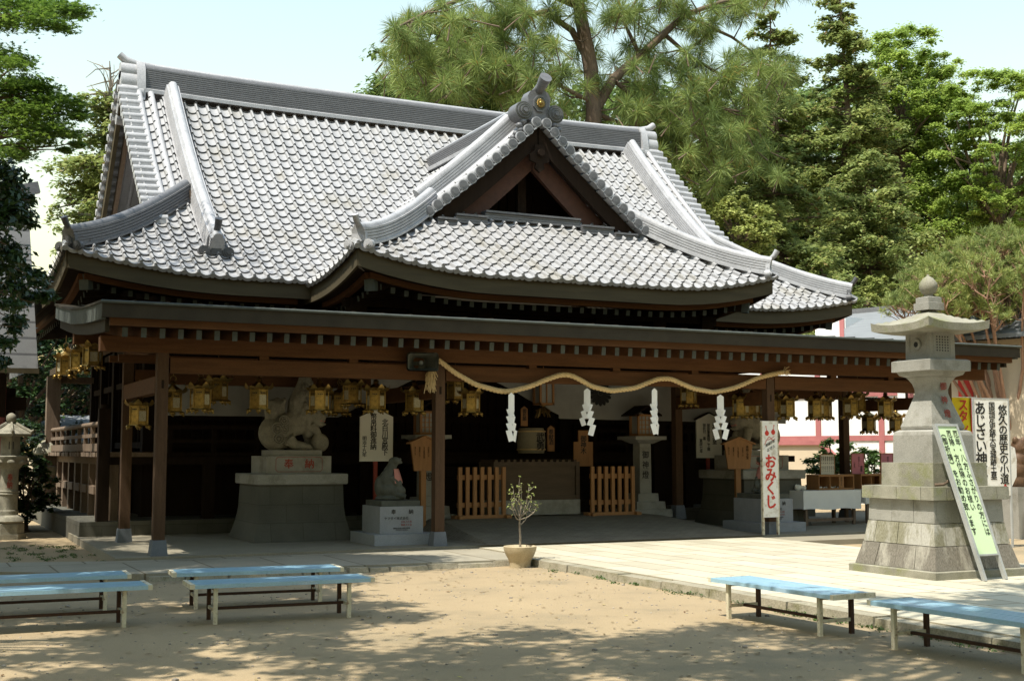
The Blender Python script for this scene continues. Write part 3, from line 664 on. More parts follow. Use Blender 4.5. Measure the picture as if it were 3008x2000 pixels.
for yy in (PY, PB):
    for x in PX:
        if yy == PB and x == PX[1]: continue
        zt = 3.012 if yy == PY else 3.342
        zf = .12 if (yy == PY or x in (PX[0],PX[3])) else .3
        g = G(); g.bx(x-.08,x+.08,yy-.08,yy+.08,zf+.2,zt)
        p = Q(g, 'post', POSTW); g = G(); g.bx(x-.018,x+.018,yy-.083,yy-.079,2.5,2.62); Q(g, 'mortise_peg', DARKW, p)
        g = G(); g.frus(x,yy,zf-.05,zf+.22,.125,.125,.097,.097); Q(g, 'post_plinth', PLINTH, p)
# ================================================================== hanging lanterns
def build_lantern():
    t = thing('hanging_lantern', 'x', 'hanging lantern', group='gilt lanterns hanging under the canopy')
    n = 6; r = .148
    g = G(); g.lathe([(r*.98,-.15),(r,-.145),(r,-.125),(r*.93,-.12),(r*.93,.12),(r,.125),(r,.15),(r*.98,.155)], n, rot=PI/6)
    for k in range(n):
        a = PI/6+k*PI/3; g.cyl((r*math.cos(a),r*math.sin(a),-.15),(r*math.cos(a),r*math.sin(a),.15),.012,n=6)
    g.mesh('lantern_body', GOLD, t)
    for k in range(n):
        a = k*PI/3; ca, sa = math.cos(a), math.sin(a); ap = r*.93*math.cos(PI/6)+.004
        g = G(); O = Vector((ap*ca, ap*sa, 0)); A = Vector((-sa,ca,0))
        g.add([O+A*i*.058+Vector((0,0,j)) for i,j in ((-1,-.095),(1,-.095),(1,.06),(-1,.06))], [(0,1,2,3)]); pn = g.mesh('lantern_panel', MESHP if k % 3 != 1 else GOLD, t)
        g = G(); O2 = O+Vector((ca,sa,0))*.004
        for q in (-.03, 0, .03):
            g.add([O2+A*(q+i*.01)+Vector((0,0,j)) for i,j in ((-1,.078),(1,.078),(1,.098),(-1,.098))], [(0,1,2,3)])
        g.mesh('vent_slots', INK, pn)
    g = G()
    g.lathe([(r*1.1,.15),(r*1.16,.165),(r*.9,.2),(.06,.245),(.035,.27),(.05,.29),(.03,.32),(.01,.335)], 12)
    for k in range(6):
        a = PI/6+k*PI/3
        for a2, w, tip in ((a,.062,1.0),(a+PI/6,.05,.8)):
            ca, sa = math.cos(a2), math.sin(a2); A = Vector((-sa,ca,0)); D = Vector((ca,sa,0))
            rows = [(r*1.0,.15,.4),(r*1.28,.16,1.0),(r*1.5,.195,.95),(r*1.58,.225*tip+.02,.25)]
            v = [D*rr+A*(sd*w*ww)+Vector((0,0,z-(.012 if sd else 0))) for rr,z,ww in rows for sd in (-1,0,1)]
            g.add(v, [(3*i+j,3*i+j+1,3*i+j+4,3*i+j+3) for i in range(3) for j in (0,1)])
    g.mesh('petal_crown', GOLD, t, 50)
    g = G(); g.lathe([(r*.9,-.165),(r*1.22,-.165),(r*1.2,-.15),(r*.95,-.148)], 6, rot=PI/6)
    for k in range(6):
        a = PI/6+k*PI/3; c = Vector((r*1.16*math.cos(a), r*1.16*math.sin(a), -.185)); g.ball(c, (.042,.042,.03), 10, 6)
        g.tube([c, c+Vector((.02*math.cos(a),.02*math.sin(a),-.03)), c+Vector((.035*math.cos(a),.035*math.sin(a),-.045))],[.022,.016,.008],6)
    g.mesh('lantern_foot', GOLD, t, 50)
    g = G(); ring = [(.045*math.cos(2*PI*k/12),0,.375+.045*math.sin(2*PI*k/12)) for k in range(13)]; g.tube(ring,.007,6,False)
    g.cyl((0,0,.41),(0,0,.56),.006,n=6); g.mesh('hanger', GOLD_D, t)
    return t
LAN = [  # x, y, z, label
 (4.14,19.3,2.40,'first big gilt lantern right of the left canopy post, under the front beam'),
 (5.04,19.3,2.41,'gilt lantern hanging at the left above the rump of the left stone lion'),
 (6.01,19.3,2.41,'gilt lantern hanging just right of the left stone lion, level with its head'),
 (6.96,19.3,2.43,'gilt lantern hanging right above the white notice board with three columns'),
 (7.63,19.3,2.41,'gilt lantern with pale front panel, closest on the left to the middle canopy post'),
 (8.64,19.3,2.41,'gilt lantern alone under the left end of the straw rope, right of its post'),
 (14.18,19.3,2.42,'gilt lantern left of the post with the red fortune sign, beneath the rope end'),
 (15.25,19.3,2.41,'gilt lantern directly right of the post with the red fortune sign'),
 (15.95,19.3,2.42,'gilt lantern against the white wall, over the pale rear of the right stone lion'),
 (16.79,19.3,2.45,'gilt lantern in front of the dark rear post above the pink cards'),
 (17.69,19.3,2.44,'gilt lantern of the front row nearest to the tall stone lantern'),
 (4.61,20.2,2.57,'higher gilt lantern behind the first two on the left of the canopy'),
 (3.98,20.6,2.39,'dim gilt lantern half hidden by the left canopy post, right side of it'),
 (6.9,20.3,2.56,'dim brass lantern behind and between the two above the left white board'),
 (7.04,21.4,2.44,'dimmest brass lantern deep in shade right of the left stone lion'),
 (8.75,20.2,2.65,'brass lantern half hidden behind the middle canopy post'),
 (13.68,20.3,2.66,'brass lantern high behind the rope, above the right white notice board'),
 (15.09,20.2,2.46,'brass lantern tucked behind the one beneath the rope end'),
 (15.59,20.2,2.53,'brass lantern peeking out behind the post with the red fortune sign'),
 (16.89,20.2,2.45,'brass lantern overlapping the right edge of the one against the white wall'),
 (17.78,20.2,2.59,'higher brass lantern behind the one at the dark rear post'),
 (19.66,22.0,2.21,'small low lantern against the bright white wall, left one of the lowest pair'),
 (20.46,22.0,2.22,'small low lantern close to the tall stone lantern, right one of the lowest pair'),
 (3.44,20.5,2.17,'very dark low lantern between the two left canopy posts'),
 (2.71,24.0,3.13,'outermost brass lantern under the left eave, against the green trees'),
 (2.78,22.8,3.15,'middle brass lantern of three under the left eave outside the canopy'),
 (2.86,21.6,3.16,'innermost brass lantern of three under the left eave, nearest the canopy end')]
lan0 = build_lantern()
for i, (x, y, z, lb) in enumerate(LAN):
    o = lan0 if i == 0 else copy_tree(lan0, lb)
    o['label'] = lb; o.location = (x,y,z); o.rotation_euler = (0,0,R([8,-14,20,3,-30,12,-8,17,-3,25,5][i % 11]))
g = G(); g.cyl((19.4,22,2.78),(20.9,22,2.78),.03,n=8); g.cyl((19.4,22,2.78),(19.4,22,3.9),.03,n=8); g.cyl((20.8,22,2.78),(20.8,22,3.9),.03,n=8); Q(g, 'outer_lantern_rail', DARKW)
# ================================================================== rope with paper streamers, speaker
RP = [(7.66,3.03),(7.74,2.98),(7.94,2.84),(8.3,2.66),(8.72,2.565),(8.9,2.56),(9.27,2.65),(9.6,2.78),(9.84,2.86),(10.03,2.86),(10.25,2.77),(10.42,2.68),(10.81,2.61),(11.28,2.67),(11.55,2.77),(11.76,2.84),(12.0,2.85),(12.22,2.77),(12.46,2.69),(12.89,2.63),(13.32,2.71),(13.6,2.81),(13.85,2.91),(14.2,2.985),(14.45,3.03)]
def resample(P, step):
    P = np.array(P); s = np.concatenate([[0], np.cumsum(np.hypot(*np.diff(P, axis=0).T))]); t = np.arange(0, s[-1], step)
    a = np.stack([np.interp(t, s, P[:,0]), np.interp(t, s, P[:,1])], 1)
    k = np.ones(7)/7; 
    b = a.copy(); b[3:-3,0] = np.convolve(a[:,0],k,'valid'); b[3:-3,1] = np.convolve(a[:,1],k,'valid'); return b, t
rp, rt = resample(RP, .025)
g = G()
for k in range(3):
    pts = []
    for (x,z), t in zip(rp, rt):
        a = t*2*PI/.2+k*2*PI/3; pts.append((x, 18.35+.021*math.cos(a), z+.021*math.sin(a)))
    g.tube(pts, .026, 7)
sr = tag(g.mesh('straw_rope', ROPE, smooth=60), 'thick twisted straw rope looping along the front beam of the canopy', 'rope')
for e_ in (0,1):
  g = G()
  for i in range(46 if e_ == 0 else 0):
    a = random.uniform(0,2*PI); p = Vector((7.56+.04*math.cos(a),18.36+.04*math.sin(a),2.92)); q = p+Vector((random.uniform(-.12,.06),random.uniform(-.06,.05),-random.uniform(.15,.42)))
    g.tube([p,(p+q)/2+Vector((random.uniform(-.06,.03),0,.05)),q],.006,4)
  for i in range(30 if e_ else 0):
    a = random.uniform(0,2*PI); p = Vector((14.43,18.33+.04*math.cos(a),3.03+.04*math.sin(a))); g.tube([p,p+Vector((random.uniform(.03,.12),0,random.uniform(-.05,.08)))],.006,4)
  g.mesh('frayed_end', ROPE, sr)
def shide(x, z, rz, lb, fl):
    t = thing('paper_streamer', lb, 'paper streamer', (x,18.27,z), R(rz), 'zigzag paper streamers on the rope'); t.scale = (.88,.88,.88)
    g = G(); w = .13
    g.prism([(-w/2,0),(-w/2,-.3),(w/2,-.3),(w/2,0),(0,.05)], (0,0,0), (1,0,0), (0,0,1), .004); g.mesh('streamer_top', PAPER, t)
    for sg in (-1, 1):
        g = G()
        for k in range(4 if sg*fl > 0 or fl > .6 else 3):
            h = .2 if k < 3 else .27; y = .012*sg+(.02*k*sg*fl)
            x0 = sg*(.028+.022*k); z0 = -.24-.13*k; e = .03*sg; hh = .165 if k < 3 else .22
            A = Vector((math.cos(R(30*sg*fl)),math.sin(R(30*sg*fl)),-.3*sg)).normalized()
            g.prism([(-w*.4+e,0),(-w*.4-e,-hh),(w*.4-e,-hh),(w*.4+e,0)], (x0,-.012*k+y,z0), A, (0,0,1), .004)
        g.mesh('streamer_tail', PAPER, t)
shide(8.9,2.5,8,'zigzag white paper streamer hanging at the lowest left loop of the rope',.8); shide(10.3,2.6,-50,'narrow side-turned paper streamer, second from the left on the rope',.4)
shide(11.62,2.63,5,'paper streamer in front of the right stone pillar lamp',1.0); shide(12.98,2.55,-35,'paper streamer overlapping the right white notice board',.7)
t = thing('horn_speaker', 'grey rectangular horn loudspeaker fixed to the beam above the middle post', 'loudspeaker', (7.34,18.28,2.98), R(-14)); t.scale = (.93,1.0,.97)
g = G(); g.frus(0,0,0,.3,.12,.04,.29,.15); o = G()
def horn(r0, r1): return [(-r1[0],0,-r1[1]),(r1[0],0,-r1[1]),(r1[0],0,r1[1]),(-r1[0],0,r1[1]),(-r0[0],.34,-r0[1]),(r0[0],.34,-r0[1]),(r0[0],.34,r0[1]),(-r0[0],.34,r0[1])]
def rrect(a, b, r, n=4): return [(sx*(a-r)+r*math.cos(q), sz*(b-r)+r*math.sin(q)) for sx, sz, q0 in ((1,1,0),(-1,1,PI/2),(-1,-1,PI),(1,-1,1.5*PI)) for q in [q0+PI/2*k/n for k in range(n+1)]]
g = G(); rows = [(.27,.15,-.14),(.25,.14,0),(.12,.09,.2),(.09,.07,.32)]
L = [[(x,y,z) for x,z in rrect(a,b,.05)] for a,b,y in rows]; n = len(L[0]); g.add([p for r in L for p in r], [(i*n+k,i*n+(k+1)%n,(i+1)*n+(k+1)%n,(i+1)*n+k) for i in range(3) for k in range(n)]+[tuple(range(3*n,4*n))])
g.mesh('speaker_horn', HORN, t, 40)
g = G(); L = [[(x,y,z) for x,z in rrect(a,b,.05)] for a,b,y in ((.25,.132,-.141),(.1,.08,.18))]; g.add([p for r in L for p in r], [(k,n+k,n+(k+1)%n,(k+1)%n) for k in range(n)]+[tuple(range(2*n-1,n-1,-1))]); g.mesh('horn_mouth', DSTONE, t)
g = G(); g.ball((0,.06,0),.04,12,8); g.mesh('speaker_plug', HORN, t, 60)
# ================================================================== stone lions on block pedestals
def blob(name, parts, vox, m, parent, smooth=4):
    """one continuous carved surface from overlapping ellipsoids and limbs"""
    g = G()
    for q in parts:
        if q[0] == 'b': g.ball(q[1], q[2], 16, 10, Matrix.Rotation(R(q[3]),3,'Y') if len(q) > 3 else None)
        else: g.tube(q[1], q[2], 10)
    o = g.mesh('raw', m); md = o.modifiers.new('r','REMESH'); md.mode = 'VOXEL'; md.voxel_size = vox
    s = o.modifiers.new('s','SMOOTH'); s.iterations = smooth; s.factor = .5
    dg = bpy.context.evaluated_depsgraph_get(); me = bpy.data.meshes.new_from_object(o.evaluated_get(dg)); me.name = name
    bpy.data.objects.remove(o); me.shade_smooth(); me.materials.clear(); me.materials.append(m)
    r = bpy.data.objects.new(name, me); COL.objects.link(r); r.parent = parent; return r
def lion(lb, loc):
    t = thing('stone_lion', lb, 'lion statue', loc, 0, 'pale stone guardian lions')
    MANE = []
    for k in range(11):
        a = -1.2+k*.24; MANE += [('b',(.2+.1*math.sin(k*1.9)*.3,-.2*math.cos(a)-.0,.66+.2*math.sin(a)),(.05,.045,.06)),('b',(.26,-.19*math.cos(a),.5+.17*math.sin(a)),(.045,.045,.06))]
    for k in range(6): MANE += [('b',(.02+.035*k,-.02,.78+.085*k),(.05,.13-.012*k,.05)),('b',(-.4+.05*k,-.03+.0*k,.62+.05*k),(.04,.1,.06))]
    for x0,y0 in ((.3,-.2),(.3,.2),(.52,.16)):
        for k in (-1,0,1): MANE.append(('b',(x0,y0+k*.04,.035),(.045,.02,.035)))
    MANE += [('b',(.5,-.13,.68),(.05,.03,.03)),('b',(.5,.04,.68),(.05,.03,.03)),('b',(.6,-.05,.6),(.045,.05,.03)),('b',(.58,-.05,.46),(.06,.07,.025)),('b',(.36,-.2,.66),(.04,.03,.08))]
    P_ = [('b',(-.28,0,.3),(.33,.26,.32)),('b',(-.12,0,.42),(.3,.22,.24)),('b',(.1,0,.5),(.27,.21,.24),-25),('b',(.22,0,.62),(.2,.2,.22)),
      ('b',(.38,-.03,.6),(.22,.18,.19)),('b',(.5,-.05,.58),(.13,.12,.1)),('b',(.48,-.05,.47),(.11,.1,.05),20),('b',(.3,-.04,.38),(.13,.14,.17)),('b',(.55,-.05,.63),(.04,.06,.04)),
      ('t',[(-.1,-.17,.2),(.02,-.2,.09),(.22,-.2,.06)],[.13,.09,.07]),('t',[(-.1,.17,.2),(.02,.2,.09),(.22,.2,.06)],[.13,.09,.07]),('b',(.23,-.2,.06),(.1,.075,.06)),('b',(.23,.2,.06),(.1,.075,.06)),
      ('t',[(.3,.13,.45),(.36,.16,.2),(.4,.16,.06)],[.12,.08,.07]),('b',(.44,.16,.06),(.1,.08,.06)),('t',[(.32,-.13,.42),(.42,-.16,.34),(.46,-.15,.27)],[.11,.08,.07]),
      ('t',[(-.36,0,.45),(-.34,0,.66),(-.3,0,.82),(-.24,0,.92)],[.12,.17,.14,.03]),('b',(-.22,0,.76),(.1,.1,.14)),
      ('t',[(.12,0,.66),(.1,0,.86),(.16,0,1.05),(.2,0,1.2)],[.2,.17,.12,.1]),('b',(.24,0,1.24),(.13,.12,.11)),('b',(.34,0,1.2),(.06,.07,.05)),*MANE,
      ('t',[(.2,-.14,.72),(.1,-.17,.6),(.04,-.15,.52)],[.06,.05,.02]),('t',[(.34,-.15,.72),(.26,-.2,.6),(.25,-.2,.5)],[.05,.05,.02])]
    b = blob('lion_body', P_, .015, STATUE, t, 2)
    g = G()
    for x, z, r in ((-.33,.38,.1),(-.2,.36,.08),(-.3,.2,.1),(-.13,.15,.07),(-.2,.52,.08),(.16,.98,.06),(.26,1.0,.05),(.22,1.12,.05)):
        y = -math.sqrt(max(0,1-((x+.26)/.36)**2-((z-.33)/.36)**2))*.27 if z < .6 else -.13
        for k, rr in enumerate((r,r*.6)):
            sp = [(x+rr*math.cos(a),y-.015-.012*k,z+rr*math.sin(a)) for a in np.linspace(0,2*PI,15)]; g.tube(sp,.016,6,False)
        g.ball((x,y-.02,z),(r*.35,.03,r*.35),8,6)
    for q in ((.44,-.2,.68),(.4,.15,.68)): g.ball(q,.035,8,6)
    g.mesh('carved_curls', STATUE, t, 60)
    g = G(); g.tube([(.43,-.16,.52),(.52,-.13,.53),(.6,-.05,.52),(.56,.06,.53)],[.02,.024,.022,.02],6); g.mesh('red_mouth', PINKB, t, 60)
    blob('carved_ball', [('b',(.5,-.12,.13),(.17,.17,.17)),('b',(.46,-.15,.25),(.1,.1,.06))], .02, STATUE, t)
    return t
def lion_pedestal(lb, loc):
    t = thing('lion_pedestal', lb, 'stone pedestal', loc, 0, 'block pedestals of the stone lions')
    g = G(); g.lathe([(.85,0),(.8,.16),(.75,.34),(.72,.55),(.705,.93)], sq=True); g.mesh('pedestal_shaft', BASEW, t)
    g = G(); g.lathe([(.76,.93),(.77,.95),(.77,1.09),(.755,1.105)], sq=True); g.mesh('pedestal_cap', GRAN, t)
    g = G(); g.bx(-.56,.56,-.5,.5,1.105,1.4); nb = g.mesh('name_block', GRAN, t)
    g = G(); F = lambda x,z: Vector((x,-.5,z)); A=(1,0,0); B=(0,0,1)
    g.text('奉', .17, (-.18,-.5,1.26), A, B, False, off=.02); g.text('納', .17, (.18,-.5,1.26), A, B, False, off=.02)
    fr = [(-.4,1.17),(-.37,1.14),(.37,1.14),(.4,1.17),(.4,1.35),(.37,1.38),(-.37,1.38),(-.4,1.35)]
    for (a,b),(c,d) in zip(fr, fr[1:]+fr[:1]): g.bar((a,-.503,b),(c,-.503,d),.006,.007)
    g.mesh('carved_lettering', CARVR, nb)
    g = G(); g.bx(-.42,.44,-.36,.36,1.4,1.5); g.mesh('plinth_slab', GRAN, t); return t
lion_pedestal('left block pedestal with red carved letters, under the left stone lion', (6.12,21.22,.12))
lion('pale carved guardian lion crouching on the left pedestal, head turned right', (6.12,21.22,1.62))
def mirror_copy(o, lb, loc):
    c = copy_tree(o, lb, loc); 
    return c
lp = [o for o in COL.objects if o.name == 'lion_pedestal'][0]; copy_tree(lp, 'right block pedestal with red carved letters, behind the red fortune sign', (15.82,21.22,.12))
[o for o in COL.objects if o.name == 'stone_lion'][0].scale = (.95,.9,.97)
ln = [o for o in COL.objects if o.name == 'stone_lion'][0]; copy_tree(ln, 'pale carved guardian lion on the right pedestal, partly behind the fortune sign', (15.95,21.22,1.62), rz=PI)
# ================================================================== seated animals with bibs on granite blocks
def beast(lb, loc, rz):
    t = thing('animal_statue', lb, 'animal statue', loc, rz, 'seated stone animals with bibs')
    blob('animal_body', [('b',(.16,-.035,.73),(.03,.025,.03)),('b',(.1,-.09,.71),(.05,.03,.06)),('t',[(.1,-.13,.1),(.26,-.13,.06)],[.05,.04]),('t',[(.1,.13,.1),(.26,.13,.06)],[.05,.04]),('b',(.16,-.09,.3),(.05,.04,.06)),('b',(0,0,.03),(.27,.2,.06)),('b',(-.02,0,.18),(.22,.18,.16)),('b',(.1,-.08,.16),(.16,.09,.12)),('b',(.1,.08,.16),(.16,.09,.12)),('b',(-.04,0,.36),(.16,.15,.2)),('t',[(.02,-.1,.42),(.14,-.11,.28),(.17,-.08,.2)],[.06,.05,.04]),
      ('t',[(.02,.1,.42),(.14,.11,.28),(.17,.08,.2)],[.06,.05,.04]),('t',[(-.02,0,.5),(.02,0,.6),(.05,0,.68)],[.12,.09,.085]),('b',(.07,0,.7),(.11,.085,.075)),('t',[(.12,0,.69),(.2,0,.67)],[.05,.02]),('b',(-.18,0,.24),(.1,.12,.2))], .014, DSTONE, t, 2)
    g = G()
    v = []
    for i in range(5):
        for j in range(7):
            a = -1.2+j*.4; r = .125+.022*i+(.01*math.sin(j*2)); v.append((.02+r*math.cos(a)*.9, r*math.sin(a)*.85, .56-.045*i-.012*i*i*.4))
    g.add(v, [(i*7+j,i*7+j+1,(i+1)*7+j+1,(i+1)*7+j) for i in range(4) for j in range(6)])
    g.mesh('cloth_bib', PINKB, t, 60); return t
def granite_block(lb, loc):
    t = thing('granite_pedestal', lb, 'granite pedestal', loc, 0, 'engraved granite pedestals')
    g = G(); g.bx(-.52,.52,-.62,.55,0,.17); g.mesh('base_step', GRAN2, t)
    g = G(); g.bx(-.37,.37,-.44,.4,.17,.6); b = g.mesh('granite_block', GRAN2, t)
    g = G(); g.bx(-.33,.33,-.4,.35,.6,.69); g.mesh('dark_slab', DSTONE, t)
    g = G(); A=(1,0,0); B=(0,0,1)
    g.text('奉', .085, (-.14,-.44,.51), A, B, False, off=.02); g.text('納', .085, (.16,-.44,.51), A, B, False, off=.02); g.mesh('engraved_lettering', INK, b); g = G()
    g.text('ヤマダイ株式会社', .052, (-.09,-.44,.41), A, B, False); g.text('開拓記念御大典奉祝事業', .026, (0,-.44,.255), A, B, False); g.text('平成五年六月吉日', .026, (0,-.44,.225), A, B, False)
    g.mesh('engraved_lettering', INK, b)
    g = G(); g.text('社長 大久保', .035, (.08,-.44,.355), A, B, False); g.text('専務 大久保', .035, (.08,-.44,.305), A, B, False); g.mesh('red_lettering', CARVR, b)
    return t
granite_block('pale granite pedestal with black engraving beside the left lion pedestal', (7.33,19.5,.12)); beast('dark seated animal statue in a pink bib on the left granite block', (7.3,19.5,.81), R(-25)).scale = (.95,.95,.9)
gp = [o for o in COL.objects if o.name == 'granite_pedestal'][0]; copy_tree(gp, 'pale granite pedestal half hidden behind the red fortune sign', (14.78,19.5,.12))
an = [o for o in COL.objects if o.name == 'animal_statue'][0]; copy_tree(an, 'dark seated animal statue hidden behind the red fortune sign', (14.85,19.5,.81), rz=R(205))
# ================================================================== notice boards
A0 = Vector((1,0,0)); B0 = Vector((0,0,1))
def rotA(deg): return Vector((math.cos(R(deg)), math.sin(R(deg)), 0))
def white_board(lb, loc, w, z0, z1, cols, rz, base):
    t = thing('notice_board', lb, 'notice board', loc, R(rz), 'white pentagon notice boards')
    g = G(); g.prism([(-w/2,z0),(w/2,z0),(w/2,z1-.13),(0,z1),(-w/2,z1-.13)], (0,-.03,0), A0, B0, .03); b = g.mesh('board', BOARD, t)
    for s, x, zt, sz in cols: G().text(s, sz, (x,-.03,zt), A0, B0, off=.025).mesh('lettering', INK, b)
    g = G(); g.bar((-w/2-.03,-.01,z1-.14),(0,-.01,z1+.012),.08,.02); g.bar((w/2+.03,-.01,z1-.14),(0,-.01,z1+.012),.08,.02); g.mesh('board_roof', DARKW, t)
    g = G(); g.bx(-.035,.035,.002,.05,base,z0+.3); g.bx(-.2,.2,.004,.06,base-.1,base-.02); g.bx(-.03,.03,-.2,0,base-.1,base-.03); g.bx(-.03,.03,.062,.25,base-.1,base-.03); g.bx(-.03,.03,.006,.055,base-.1,base+.1); g.mesh('board_post', CARVR, t)
white_board('white notice board on a red post behind the left seated animal', (7.8,21.6,0), .63, 1.42, 2.36, [('北白川宮殿下',.16,2.18,.125),('幣帛料御進納',-.06,2.28,.125),('明治十九年',-.23,1.87,.085)], 0, .22)
white_board('white notice board on a red post beside the right stone pillar lamp', (15.45,22.2,0), .66, 1.46, 2.4, [('光格天皇',.14,2.2,.13),('御宸筆裏額ご下賜',-.02,2.18,.082),('御紋付 幕',-.13,2.18,.08),('寛政七年',-.22,1.86,.085)], 3, .24)
def cedar_board(lb, loc, w, z0, z1, rz, lines):
    t = thing('cedar_board', lb, 'wooden sign', loc, R(rz), 'cedar explanation boards on posts')
    g = G(); g.prism([(-w*.38,z0),(w*.38,z0),(w*.5,z1-.1),(0,z1),(-w*.5,z1-.1)], (0,-.03,0), A0, B0, .035); b = g.mesh('board', SIGNW, t)
    g = G(); g.bar((-w/2-.05,-.01,z1-.12),(.0,-.01,z1+.012),.12,.025); g.bar((w/2+.05,-.01,z1-.12),(0,-.01,z1+.012),.12,.025); g.mesh('board_roof', SIGNW, t)
    for k, s in enumerate(lines): G().text(s, .062 if k == 0 else .034, (w*.3-.095*k*w/.58,-.03,z1-.15-(.0 if k == 0 else .03)), A0, B0).mesh('lettering', DARKW, b)
    g = G(); g.bx(-.055,.055,0,.07,.1,z0+.4); g.mesh('board_post', SIGNW, t)
LN = ['奉納之由来','当社狛犬一対','氏子崇敬者各位','御奉賛により','建立せらる']
cedar_board('cedar explanation board on a post left of the middle canopy post', (8.53,21.1,0), .6, 1.25, 1.86, 14, LN)
cedar_board('cedar explanation board on a post right of the right white notice board', (14.97,20.5,0), .62, 1.25, 1.86, -8, ['奉納之次第']+LN[1:])
# ================================================================== things before the hall: box, barriers, pillar lamps, curtain
BOXW = mat('box_timber', (.1,.07,.045), (.06,.042,.028), rough=.8, scale=2, stretch=(1,6,6), fine=.3)
t = thing('offering_box', 'large dark slatted offering box on a pale stone step between the two barriers', 'offering box', (11.0,21.7,.38))
g = G(); g.bx(-.9,.9,-.3,.42,.02,.3); g.mesh('stone_step', GRAN, t)
g = G(); g.bx(-.92,.92,-.2,.42,.3,1.02)
for x in (-.92,.84): g.bx(x,x+.08,-.25,-.2,.3,1.02)
g.bx(-.84,.84,-.24,-.2,.94,1.02); g.bx(-.84,.84,-.24,-.2,.3,.38); g.mesh('box_body', BOXW, t)
g = G()
for i in range(14): g.bx(-.88+i*.13,-.82+i*.13,-.22,.42,1.021,1.06)
g.mesh('slatted_top', BOXW, t)
def barrier(lb, loc, w):
    t = thing('picket_barrier', lb, 'barrier', loc, 0, 'wooden picket barriers before the offering box')
    n = 7
    for i in range(n):
        x = -w/2+.035+(w-.07)*i/(n-1); g = G(); g.bx(x-.035,x+.035,-.025,.025,.06,.93); g.mesh('picket', SIGNW, t)
    for z in (.2,.7):
        g = G(); g.bx(-w/2,w/2,.026,.06,z,z+.09); g.mesh('rail', SIGNW, t)
    g = G(); g.bx(-w/2-.08,w/2+.08,-.06,.09,0,.06)
    for sx in (-1,1): g.bx(sx*w/2-.05,sx*w/2+.05,-.18,.2,0,.055)
    g.mesh('foot_beam', SIGNW, t)
barrier('wooden picket barrier just right of the middle canopy post', (9.68,21.1,.38), .95); barrier('wooden picket barrier left of the right stone pillar lamp', (12.45,21.1,.38), .97)
def pillar(lb, lb2, loc):
    t = thing('stone_pillar_lamp', lb, 'stone lamp', loc, 0, 'square stone pillar lamps')
    g = G()
    for h, z0, z1 in ((.44,0,.15),(.34,.15,.3),(.24,.3,.46)): g.frus(0,0,z0,z1,h,h,h-.01,h-.01)
    g.mesh('stepped_base', GRAN, t)
    g = G(); g.frus(0,0,.46,1.45,.135,.135,.13,.13); s = g.mesh('shaft', GRAN, t)
    g = G(); g.frus(0,0,1.45,1.53,.16,.16,.3,.3); g.frus(0,0,1.53,1.6,.36,.36,.36,.36); g.mesh('capital', GRAN, t)
    g = G(); g.text('御神燈', .16, (0,-.135,1.3), A0, B0, off=.02, line=1.25); g.mesh('carved_lettering', INK, s)
    b = thing('wooden_lamp_box', lb2, 'lamp box', (loc[0],loc[1],loc[2]+1.6), 0, 'wooden lamp boxes on the stone pillars')
    g = G(); g.bx(-.19,.19,-.17,.17,0,.05)
    for x in (-.17,.17):
        for y in (-.15,.15): g.bx(x-.02,x+.02,y-.02,y+.02,.05,.44)
    g.bx(-.19,.19,-.17,.17,.4,.44)
    for x in (-.085,0,.085): g.bx(x-.008,x+.008,-.155,-.145,.05,.4)
    for z in (.14,.23,.32): g.bx(-.17,.17,-.156,-.144,z-.008,z+.008)
    g.mesh('lamp_frame', SIGNW, b)
    g = G(); g.bx(-.15,.15,-.14,.14,.05,.4); g.mesh('paper_panes', CURT, b)
    g = G()
    for sx in (-1,1): g.add([(0,-.27,.62),(0,.27,.62),(sx*.32,.27,.43),(sx*.32,-.27,.43),(0,-.27,.59),(0,.27,.59),(sx*.32,.27,.4),(sx*.32,-.27,.4)], [(0,1,2,3),(4,7,6,5),(0,3,7,4),(1,5,6,2),(2,6,7,3)])
    g.mesh('lamp_roof', DARKW, b)
pillar('square stone pillar lamp with black lettering behind the middle canopy post', 'wooden lamp box behind the middle canopy post', (8.86,21.8,.3))
pillar('square stone pillar lamp with black lettering right of the barriers', 'wooden lamp box behind the third paper streamer', (13.55,21.8,.3))
# curtain with round crest
g = G()
def curt(x0, x1, zb0, zb1, zt=3.25, y=22.3, n=40):
    v = []
    for i in range(n+1):
        x = x0+(x1-x0)*i/n; f = i/n; zb = zb0+(zb1-zb0)*f
        for j in range(6):
            z = zt+(zb-zt)*j/5; v.append((x, y+.03*math.sin(x*7+z*1.5)*(j/5+.3), z))
    g.add(v, [(i*6+j,i*6+j+1,i*6+j+7,i*6+j+6) for i in range(n) for j in range(5)])
curt(4.0, 7.3, 2.22, 2.22); curt(7.3, 9.0, 2.22, 3.05)
tag(g.mesh('shrine_curtain', CURT, smooth=60), 'plain left half of the white shrine curtain, above and behind the left lion', 'curtain', 'white shrine curtains'); g = G()
curt(10.2, 11.9, 3.1, 2.32); curt(11.9, 17.6, 2.25, 2.2)
cu = tag(g.mesh('shrine_curtain', CURT, smooth=60), 'right half of the white shrine curtain with a black flower crest', 'curtain', 'white shrine curtains')
g = G(); O = Vector((12.85,22.24,2.78)); g.cyl(O, O+Vector((0,-.01,0)), .05, n=16)
for k in range(16):
    a = 2*PI*k/16; c = math.cos(a); s_ = math.sin(a); 
    pet = [(.06,-.012),(.22,-.04),(.262,-.02),(.27,0),(.262,.02),(.22,.04),(.06,.012)]
    g.prism([(r_*c-q*s_, r_*s_+q*c) for r_, q in pet], O, A0, B0, .008)
g.mesh('flower_crest', INK, cu)
t = thing('sake_barrel', 'straw wrapped sake barrel with black writing behind the offering box', 'barrel', (11.45,22.6,1.56))
